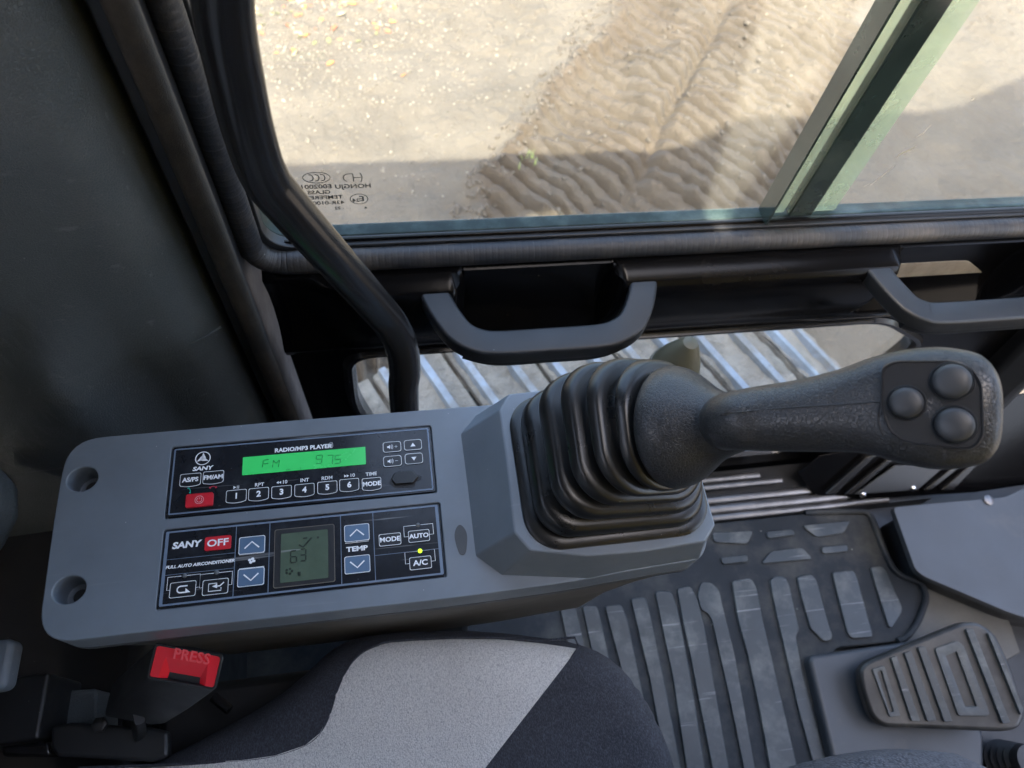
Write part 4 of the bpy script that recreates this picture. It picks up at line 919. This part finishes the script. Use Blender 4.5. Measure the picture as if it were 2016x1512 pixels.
pxs = [(300, 1500), (400, 1452), (520, 1388), (600, 1325), (650, 1272), (705, 1248), (800, 1238), (900, 1236), (1000, 1243), (1120, 1258), (1180, 1278), (1225, 1312), (1262, 1355), (1295, 1405), (1325, 1470), (1345, 1540)]
ol_ = [at(x, y, SZ-.012).xy for x, y in pxs]
outl = [Vector((-.30, -.50))] + [Vector((-.30, .02))] + [Vector((-.265, .035))] + ol_ + [Vector((.215, -.12)), Vector((.225, -.25)), Vector((.21, -.40)), Vector((.16, -.47)), Vector((.05, -.50))]
outl = [Vector(p) for p in rpoly(outl, .012, 2)]
lightp = [(160, 1512), (330, 1506), (480, 1497), (544, 1488), (603, 1468), (632, 1445), (652, 1410), (664, 1370), (678, 1335), (696, 1303), (717, 1283), (745, 1270), (772, 1263), (882, 1257), (982, 1258), (1060, 1265), (1137, 1276)]
lp3 = [at(x, y, SZ).xy for x, y in lightp] + [at(955, 1512, SZ).xy] 
dd = (lp3[-1]-lp3[-2]).normalized(); lp3.append(lp3[-1]+dd*.05); e_ = lp3[-1]
lp3 += [Vector((e_.x-.03, -.30)), Vector((-.20, -.30)), Vector((-.27, -.02))]
mb = MB(); pillow(mb, outl[::-1], .011, SZ, .030, [lp3], extra=lambda p: .004*noise.noise(Vector((p.x*9, p.y*9, 0)))+.010*math.exp(-((p.y-.07)/.04)**2))
cush = mb.build('cushion', [m_dark, m_light], seat, smooth=180)
# stitched seams
def zs_at(p): return SZ+.004*noise.noise(Vector((p.x*9, p.y*9, 0)))+.010*math.exp(-((p.y-.07)/.04)**2)
mb = MB(); q = [Vector((p.x, p.y, zs_at(p)-.0010)) for p in lp3[:19]]; mb.tube(cr_ := [Vector(v) for v in cr([list(p) for p in q], 3)], .0011, seg=6); mb.build('piping', m_dark, cush, smooth=60)
# pan, backrest, fragments at the left edge
MB().prism(rrect(-.29, -.46, .16, .02, .05), .30, .41).build('seat_base', m_blk, seat, bevel=.01)
MB().prism(rrect(-.262, .0, .085, .115, .02), -.0, .40).build('suspension_cover', m_blk, seat, bevel=.01)
bk = MB(); bk.sweep([(-.362, -.19, .57), (-.366, -.19, .64), (-.39, -.19, .85), (-.45, -.19, 1.12), (-.475, -.19, 1.2)], rrect(-.27, -.05, .27, .05, .045, 6), 0, [1.0, 1.06, 1.0, .9, .5], up=(1, 0, 0)); bk.build('backrest', m_light, seat, smooth=60, label='pale grey fabric backrest')
p = at(-22, 1020, .60); mb = MB(); mb.sweep([(p.x-.01, p.y-.045, .60), (p.x-.003, p.y-.02, .605), (p.x, p.y, .605), (p.x-.003, p.y+.02, .605), (p.x-.012, p.y+.042, .60)], circ(0, 0, .02, 16), 0, [.55, .95, 1.08, 1, .5]); mb.build('armrest', m_trim, seat, smooth=60)
p = at(2, 1308, .58); mb = MB(); mb.prism(rrect(p.x-.05, p.y-.018, p.x+.007, p.y+.018, .006), .565, .583); mb.build('adjuster_handle', m_grey, seat, bevel=.004)
p = at(60, 1370, .50); mb = MB(); mb.box((p.x-.035, p.y-.035, .44), (p.x+.014, p.y+.016, .505)); mb.build('hinge_cover', m_blk, seat, bevel=.003)

# ------------------------------------------------------------------ belt buckle
bkl = thing('seat_belt_buckle', 'black seat belt buckle with bright red release button beside the seat', 'seat belt buckle', (-.22, .10, .48))
T = [at(304, 1262, .6185), at(440, 1282, .6185), at(438, 1362, .610), at(297, 1333, .610)]
ctr = sum(T, Vector())/4; ex = (T[1]-T[0]+T[2]-T[3]).normalized(); nf = ex.cross((T[0]-T[3]).normalized()).normalized()
if nf.z < 0: nf = -nf
ey = nf.cross(ex); hwx = (T[1]-T[0]).length/2; hwy = (T[0]-T[3]).length/2
Mk = Matrix(((ex.x, ey.x, nf.x, ctr.x), (ex.y, ey.y, nf.y, ctr.y), (ex.z, ey.z, nf.z, ctr.z), (0, 0, 0, 1)))
Bc = at(262, 1394, .545)
def brect(c, kx, ky, tilt=0): return [c + ex*p[0]*kx + ey*p[1]*ky for p in rrect(-hwx, -hwy, hwx, hwy, .003, 4)]
mb = MB(); mb.loft([brect(Bc, .80, .75), brect(Bc.lerp(ctr, .12), .95, .92), brect(Bc.lerp(ctr, .5), 1.0, 1.0), brect(Bc.lerp(ctr, .93), 1.0, 1.0), brect(ctr+nf*.004, 1, 1), brect(ctr+nf*.0048, .98, .97), brect(ctr+nf*.0048, .935, .87), brect(ctr+nf*.0005, .935, .87)], 0); hb = mb.build('buckle_housing', m_blk, bkl, smooth=50)
mb = MB(); iw, ih_ = hwx*.92, hwy*.85
pass
# button with a recessed bevelled slot
slot = [(-iw*.55, -ih_*.98), (iw*.55, -ih_*.98), (iw*.42, ih_*.05), (-iw*.42, ih_*.05)]
O_ = [(-iw, -ih_), (-iw*.78, -ih_), (-iw*.72, ih_*.35), (iw*.72, ih_*.35), (iw*.78, -ih_), (iw, -ih_), (iw, ih_), (-iw, ih_)]
v3 = lambda p, z: Mk @ Vector((p[0], p[1], z))
top_ = .0043
A = [(-iw, ih_), (iw, ih_), (iw, -ih_), (iw*.74, -ih_), (iw*.66, ih_*.42), (-iw*.66, ih_*.42), (-iw*.74, -ih_), (-iw, -ih_)]
mb.add([v3(p, top_) for p in A], [list(range(8))[::-1]], 0); mb.add([v3(p, top_) for p in A]+[v3(p, .0007) for p in A], [[i, (i+1) % 8, 8+(i+1) % 8, 8+i] for i in range(8)], 0)
In = [(iw*.48, -ih_*.62), (iw*.46, -ih_*.15), (-iw*.46, -ih_*.15), (-iw*.48, -ih_*.62)]; dz = .0010
mb.add([v3((iw*.74, -ih_), top_), v3((iw*.66, ih_*.42), top_), v3((-iw*.66, ih_*.42), top_), v3((-iw*.74, -ih_), top_), v3((iw*.50, -ih_), dz), v3((iw*.48, -ih_*.60), dz), v3((-iw*.48, -ih_*.60), dz), v3((-iw*.50, -ih_), dz)],
       [[0, 1, 5, 4], [1, 2, 6, 5], [2, 3, 7, 6]], 0)
mb.add([v3((iw*.50, -ih_), dz), v3((iw*.48, -ih_*.60), dz), v3((-iw*.48, -ih_*.60), dz), v3((-iw*.50, -ih_), dz)], [[0, 1, 2, 3]], 2)
mb.build('release_button', [m_buckred, m_satin, m_blk], bkl, smooth=20)
mb = MB(); mb.text('PRESS', (0.003, ih_*.70), .0095, top_, 0, Mk, ext=.0007, bold=.0001); mb.build('button_lettering', mat('raised_red_letter', (.95, .10, .12), .3), bkl, smooth=30)
# belt stalk and seat-side brackets
mb = MB(); mb.sweep([Bc+Vector((.006, 0, .01)), Bc+Vector((-.006, -.004, -.03)), Bc+Vector((-.03, -.012, -.08))], rrect(-.014, -.0035, .014, .0035, .002, 3), 0, 1); mb.build('stalk', m_blk, bkl, smooth=40)
br = thing('seat_bracket', 'black steel bracket and bar at the side of the seat under the buckle', 'bracket', (-.23, .06, .4))
def quad(pts, z, th, name, m_, bev=.003): q = P2(pts, z); MB().prism(q[::-1], z-th, z).build(name, m_, br, bevel=bev)
quad([(100, 1430), (140, 1422), (300, 1432), (330, 1440), (330, 1490), (300, 1500), (110, 1490), (98, 1470)], .50, .012, 'plate', m_blk)
quad([(85, 1362), (190, 1355), (190, 1440), (150, 1450), (80, 1450)], .46, .05, 'cover', m_trim)
quad([(0, 1462), (100, 1458), (100, 1490), (0, 1490)], .49, .02, 'bar', m_satin, .004)
p = at(420, 1372, .44); q = at(452, 1398, .44); MB().tube([p, q], .0045).build('cable_end', m_satin, br)
p = at(250, 1420, .505); mb = MB(); lathe(mb, [(0, .006), (.004, .006), (.005, .004)], p+Vector((-.02, 0, 0)), (0, 0, 1), seg=6); mb.build('bolt', m_blk, br)

# ------------------------------------------------------------------ floor mat
U = lambda u, v: (1380+u/2.739, 960+v/2.739)
fm = thing('floor_mat', 'worn dark rubber floor mat with raised ribs and dusty patches', 'floor mat', (.5, .1, 0))
edge = [at(*p, 0).xy for p in [U(-60, 190), U(905, 130), U(960, 290), U(1040, 465), U(1190, 520), U(1213, 600), U(1160, 740), U(1085, 830), U(640, 890)]]
mo = [Vector((-.45, .335))] + edge[:]; mo = [Vector((-.45, .330)), Vector((.70, .330))] + edge[1:-1] + [Vector((.655, .10)), Vector((.655, -.50)), Vector((-.45, -.50))]
mb = MB(); mb.prism(rpoly(mo, .02, 4)[::-1], -.03, 0); mb.build('mat_sheet', m_mat, fm, bevel=.003)
lip = [Vector((*p, .003)) for p in rpoly(mo, .02, 4)]
mb = MB(); i0 = 6; mb.tube([v for v in lip[6:44]], .0055, seg=10); mb.build('mat_edge', m_mat, fm, smooth=60)
ribs = [
 [(0, 510), (60, 515), (100, 560), (115, 640), (180, 900), (290, 1512), (230, 1512), (150, 1120), (60, 720), (40, 680), (0, 660), (-20, 580)],
 [(165, 505), (270, 490), (300, 540), (330, 700), (520, 1512), (370, 1512), (320, 1230), (250, 900), (200, 720)],
 [(370, 500), (400, 478), (450, 480), (475, 520), (500, 640), (530, 770), (510, 800), (540, 960), (680, 1512), (610, 1512), (520, 1180), (440, 830), (400, 660)],
 [(515, 480), (595, 465), (625, 500), (690, 740), (712, 800), (700, 828), (660, 832), (620, 790), (590, 765), (540, 590)],
 [(705, 455), (820, 445), (840, 480), (925, 790), (920, 808), (815, 815), (790, 790), (745, 620)],
 [(912, 428), (975, 425), (1000, 455), (1085, 650), (1080, 680), (1030, 758), (1010, 750), (950, 560)],
 [(545, 205), (805, 180), (770, 245), (620, 268)], [(350, 240), (490, 225), (510, 255), (360, 275)], [(325, 410), (375, 345), (545, 325), (600, 385)],
 [(648, 320), (790, 308), (795, 345), (655, 358)], [(105, 378), (250, 362), (255, 400), (115, 415)], [(60, 245), (280, 235), (250, 305), (70, 295)],
 [(-130, 545), (-60, 530), (-20, 600), (20, 760), (60, 1000), (150, 1512), (60, 1512), (-30, 1060), (-60, 900), (-100, 720)],
 [(-250, 560), (-160, 560), (-130, 640), (-60, 1000), (20, 1512), (-80, 1512), (-150, 1040)],
 [(-380, 600), (-300, 590), (-280, 660), (-200, 1040), (-110, 1512), (-190, 1512), (-280, 1020)],
 [(-520, 640), (-430, 630), (-400, 700), (-330, 1040), (-230, 1512), (-310, 1512), (-420, 1020)],
 [(-640, 640), (-560, 640), (-540, 720), (-460, 1100), (-370, 1512), (-440, 1512), (-560, 1020)],
 [(-760, 640), (-680, 640), (-660, 720), (-580, 1100), (-500, 1512), (-560, 1512), (-680, 1020)]]
for r_ in ribs:
    q = [at(*U(*p), .003).xy for p in r_]
    if len(r_) > 5 and max(p[1] for p in r_) > 1500:   # long ribs run on under the seat
        bt = [i for i, p in enumerate(r_) if p[1] > 1500]; a, b = q[bt[0]], q[bt[1]]
        q[bt[0]] = a + (a-q[bt[0]-1]).normalized()*.25 if True else a; q[bt[1]] = b + (b-q[(bt[1]+1) % len(q)]).normalized()*.25
    q = rpoly(q, .006, 3); area = sum(q[i-1][0]*q[i][1]-q[i][0]*q[i-1][1] for i in range(len(q)))
    if area < 0: q = q[::-1]
    cq = Vector((sum(p[0] for p in q)/len(q), sum(p[1] for p in q)/len(q)))
    mb = MB(); mb.prism(q, -.001, .0045); mb.build('rib', m_matrib, fm, bevel=.0018, seg=2)
# door sill strips
sill = thing('door_sill', 'grey ridged metal door sill between floor mat and door', 'door sill', (.4, .36, -.02))
MB().box((-.12, .332, -.03), (.95, .425, .0)).build('sill_base', m_blk, sill)
for y, z, w_, xe in ((.3385, .003, .0065, .86), (.3530, .006, .0085, .85), (.3705, .006, .0075, .80), (.392, .016, .0060, .66), (.405, .018, .0060, .62)):
    MB().tube([(-.1, y, z-.002), (.3, y, z-.002), (xe, y, z-.002)], w_, ry=.8, seg=12).build('sill_ridge', m_steel, sill, smooth=60)

# footrest plate at the front left and floor with painted-in sunlight beside it
fr_ = thing('footrest_plate', 'smooth dark grey metal footrest plate in the front corner of the cab floor', 'footrest', (1.0, .2, 0))
q = [at(*U(*p), .06).xy for p in ((1035, 105), (1640, 50), (1760, 120), (1900, 800), (1742, 700), (1640, 665), (1200, 478), (1155, 440))]
q = [q[0], q[1], Vector((1.14, .33)), Vector((1.20, .04)), q[4], q[5], q[6], q[7]]
ar = sum(q[i-1][0]*q[i][1]-q[i][0]*q[i-1][1] for i in range(len(q))); q = q if ar > 0 else q[::-1]
MB().prism(rpoly(q, .008), .048, .06).build('plate', m_plateg, fr_, bevel=.003)
MB().prism(rpoly([((p[0]-1.05)*.93+1.06, (p[1]-.2)*.93+.2) for p in q], .01), -.03, .047).build('riser', m_blk, fr_)
p = at(1945, 985, .06); mb = MB(); lathe(mb, [(0, .009), (.002, .009), (.0035, .006), (.004, .002)], p+Vector((0, 0, .001)), (0, 0, 1), seg=20); mb.build('screw', m_steel, fr_, smooth=40)
ft = thing('side_tray', 'floor tray with a sunlit tan painted into its colour between the mat and the footrest plate', 'floor tray', (.95, .1, 0))
q = [at(*U(*p), -.006).xy for p in ((1130, 510), (1230, 530), (1650, 690), (1720, 890), (1560, 980), (1000, 960), (1080, 820))]; ar = sum(q[i-1][0]*q[i][1]-q[i][0]*q[i-1][1] for i in range(len(q))); q = q if ar > 0 else q[::-1]
MB().prism(q, -.03, -.004).build('tray', m_tan, ft, bevel=.002)

# front corner kick panel with rivets, and post fillets
kp = thing('kick_panel', 'grey riveted kick panel between black ribs low in the front left corner', 'kick panel', (.85, .36, .05))
KP0 = Vector((.86, .345, .03)); KN = Vector((-.12, -.75, .65)).normalized()
def kpoly(pts, th, name, m_, lift=0):
    q3 = [atp(1400+a/3.27, 860+b/3.27, KP0+KN*lift, KN) for a, b in pts]; mb = MB(); n = len(q3)
    vs = q3 + [v-KN*th for v in q3]; mb.add(vs, [list(range(n))[::-1], [n+i for i in range(n)]] + [[i, (i+1) % n, n+(i+1) % n, n+i] for i in range(n)]); return mb.build(name, m_, kp, bevel=.002)
kpoly([(700, 420), (1700, 360), (2100, 300), (2100, -300), (1300, -100), (1000, 60), (700, 120), (560, 240)], .004, 'backing', m_paint, -.006)
kpoly([(925, 372), (1185, 185), (1520, 180), (1330, 345)], .004, 'panel', m_plateg, 0)
kpoly([(735, 372), (1000, 130), (1080, 110), (800, 372)], .012, 'rib', m_satin, .006)
kpoly([(860, 372), (1130, 150), (1175, 150), (915, 372)], .010, 'rib', m_satin, .004)
kpoly([(1370, 345), (1640, 130), (1700, 120), (1420, 345)], .014, 'rib', m_satin, .006)
kpoly([(1480, 345), (1760, 100), (1840, 60), (1560, 345)], .012, 'rib', m_satin, .004)
for a, b in ((977, 372), (1298, 331)):
    mb = MB(); c = atp(1400+a/3.27, 860+b/3.27, KP0, KN); lathe(mb, [(-.001, .0062), (.001, .0062), (.003, .0048), (.004, .0018)], c, KN, seg=20); mb.build('rivet', m_rivet, kp, smooth=60)
# ------------------------------------------------------------------ pedal
pd = thing('foot_pedal', 'black ribbed rubber foot pedal tilted above its grey mounting box', 'pedal', (.75, .03, 0))
q = [at(*U(*p), .035).xy for p in ((600, 900), (900, 855), (1300, 800), (1560, 1330), (1560, 1700), (780, 1700), (740, 1480))]; ar = sum(q[i-1][0]*q[i][1]-q[i][0]*q[i-1][1] for i in range(len(q))); q = q if ar > 0 else q[::-1]
MB().prism(rpoly(q, .012), -.03, .022).build('mounting_box', m_plateg, pd, bevel=.006)
PD0 = at(*U(880, 1000), .062); PDN = Vector((-.22, -.10, 1)).normalized()
W = lambda a, b: (1600+a/4.178, 1150+b/4.178)
def ppoly(pts, lo, hi, name, m_, parent, r=.004, bev=.0015, hole=None):
    ux = (Vector((1, 0, 0))-PDN*PDN.x).normalized(); uy = PDN.cross(ux); Mq = Matrix(((ux.x, uy.x, PDN.x, PD0.x), (ux.y, uy.y, PDN.y, PD0.y), (ux.z, uy.z, PDN.z, PD0.z), (0, 0, 0, 1))); Mj = Mq.inverted()
    q = [(Mj @ atp(*W(*p), PD0+PDN*hi, PDN)).xy for p in pts]; ar = sum(q[i-1][0]*q[i][1]-q[i][0]*q[i-1][1] for i in range(len(q))); q = q if ar > 0 else q[::-1]
    q = rpoly(q, r, 4); mb = MB()
    if hole:
        h_ = [(Mj @ atp(*W(*p), PD0+PDN*hi, PDN)).xy for p in hole]; 
        o = mb.prism(q, lo, hi, 0, Mq).build(name, m_, parent); c = MB().prism(rpoly(h_, .0010, 3), lo-.01, hi+.01, 0, Mq).build('cutter', m_); bpy.context.view_layer.update(); carve(o, [c])
        md = o.modifiers.new('bevel', 'BEVEL'); md.width = .001; md.segments = 2; md.limit_method = 'ANGLE'; md.angle_limit = rad(40); return o
    return mb.prism(q, lo, hi, 0, Mq).build(name, m_, parent, bevel=bev)
pad = ppoly([(385, 700), (440, 635), (1230, 310), (1370, 310), (1500, 400), (1620, 640), (1760, 1060), (1700, 1195), (1560, 1215), (580, 1175), (480, 1090), (400, 850)], -.026, 0, 'pedal_pad', m_pedal, pd, .01, .006)
for r_ in ([(645, 605), (690, 590), (885, 1130), (815, 1125)], [(755, 565), (810, 550), (1018, 1125), (945, 1130)], [(865, 520), (925, 510), (1150, 1130), (1085, 1135)], [(1260, 370), (1320, 365), (1625, 1140), (1565, 1150)], [(1440, 400), (1475, 410), (1735, 1030), (1715, 1080)]):
    ppoly(r_, -.001, .0065, 'tread_bar', m_matrib, pad, .002, .0012)
ppoly([(1005, 530), (1190, 465), (1240, 500), (1455, 1060), (1440, 1085), (1200, 1085)], -.001, .0045, 'tread_frame', m_matrib, pad, .004, .001, [(1095, 590), (1185, 555), (1350, 1005), (1255, 1010)])
ppoly([(490, 700), (590, 670), (725, 1085), (635, 1095)], -.001, .0045, 'tread_frame', m_matrib, pad, .003, .001, [(530, 722), (568, 710), (668, 1048), (636, 1056)])
p0 = at(1990, 1500, .0); mb = MB(); ringsb = []
for i in range(12): z = -.02+.006*i; r = .034*(1-.03*i)*(1 if i % 2 else .86); ringsb.append([Vector((p0.x+r*math.cos(t), p0.y+r*math.sin(t), z)) for t in [2*math.pi*j/28 for j in range(28)]])
mb.loft(ringsb); mb.build('dust_boot', m_blk, pd, smooth=60)

# ------------------------------------------------------------------ person (only a knee shows)
def skin(name, chain, mats, parent=None, sub=2):
    me = bpy.data.meshes.new(name); vs = [c[0] for c in chain['v']]; me.from_pydata(vs, chain['e'], []); o = bpy.data.objects.new(name, me); COL.objects.link(o)
    sk_ = o.modifiers.new('skin', 'SKIN'); sk_.use_smooth_shade = True; me.skin_vertices or None
    if not me.skin_vertices:
        bm = bmesh.new(); bm.from_mesh(me); bm.verts.layers.skin.verify(); bm.to_mesh(me); bm.free()
    for i, c in enumerate(chain['v']): me.skin_vertices[0].data[i].radius = (c[1], c[2] if len(c) > 2 else c[1])
    me.skin_vertices[0].data[0].use_root = True
    sb = o.modifiers.new('sub', 'SUBSURF'); sb.levels = sub; sb.render_levels = sub
    dg = bpy.context.evaluated_depsgraph_get(); m2 = bpy.data.meshes.new_from_object(o.evaluated_get(dg)); bpy.data.objects.remove(o)
    o = bpy.data.objects.new(name, m2); COL.objects.link(o)
    for m_ in mats: m2.materials.append(m_)
    m2.polygons.foreach_set('use_smooth', [True]*len(m2.polygons))
    if parent: o.parent = parent; o.matrix_parent_inverse = Matrix.Translation(-Vector(parent.location))
    return o
KN_ = Vector((.40, -.098, .575))
per = skin('person', {'v': [((-.10, -.30, .60), .13, .12), ((-.05, -.19, .595), .095), ((.10, -.145, .59), .088), ((.28, -.100, .588), .086), (tuple(KN_), .078), ((.46, -.125, .46), .058), ((.50, -.13, .25), .05), ((.52, -.13, .10), .042),
     ((-.05, -.40, .595), .095), ((.10, -.43, .585), .088), ((.28, -.46, .575), .078), ((.40, -.475, .565), .068), ((.46, -.47, .46), .058), ((.50, -.47, .25), .05), ((.52, -.47, .10), .042)],
     'e': [(0, 1), (1, 2), (2, 3), (3, 4), (4, 5), (5, 6), (6, 7), (0, 8), (8, 9), (9, 10), (10, 11), (11, 12), (12, 13), (13, 14)]}, [m_trouser])
tag(per, 'seated person in dark grey trousers, only the left knee showing by the pedal', 'person')
for y in (-.13, -.47):
    skin('shoe', {'v': [((.50, y, .06), .045, .05), ((.56, y, .05), .045, .042), ((.64, y, .035), .045, .032), ((.69, y, .03), .036, .026)], 'e': [(0, 1), (1, 2), (2, 3)]}, [m_shoe], per)
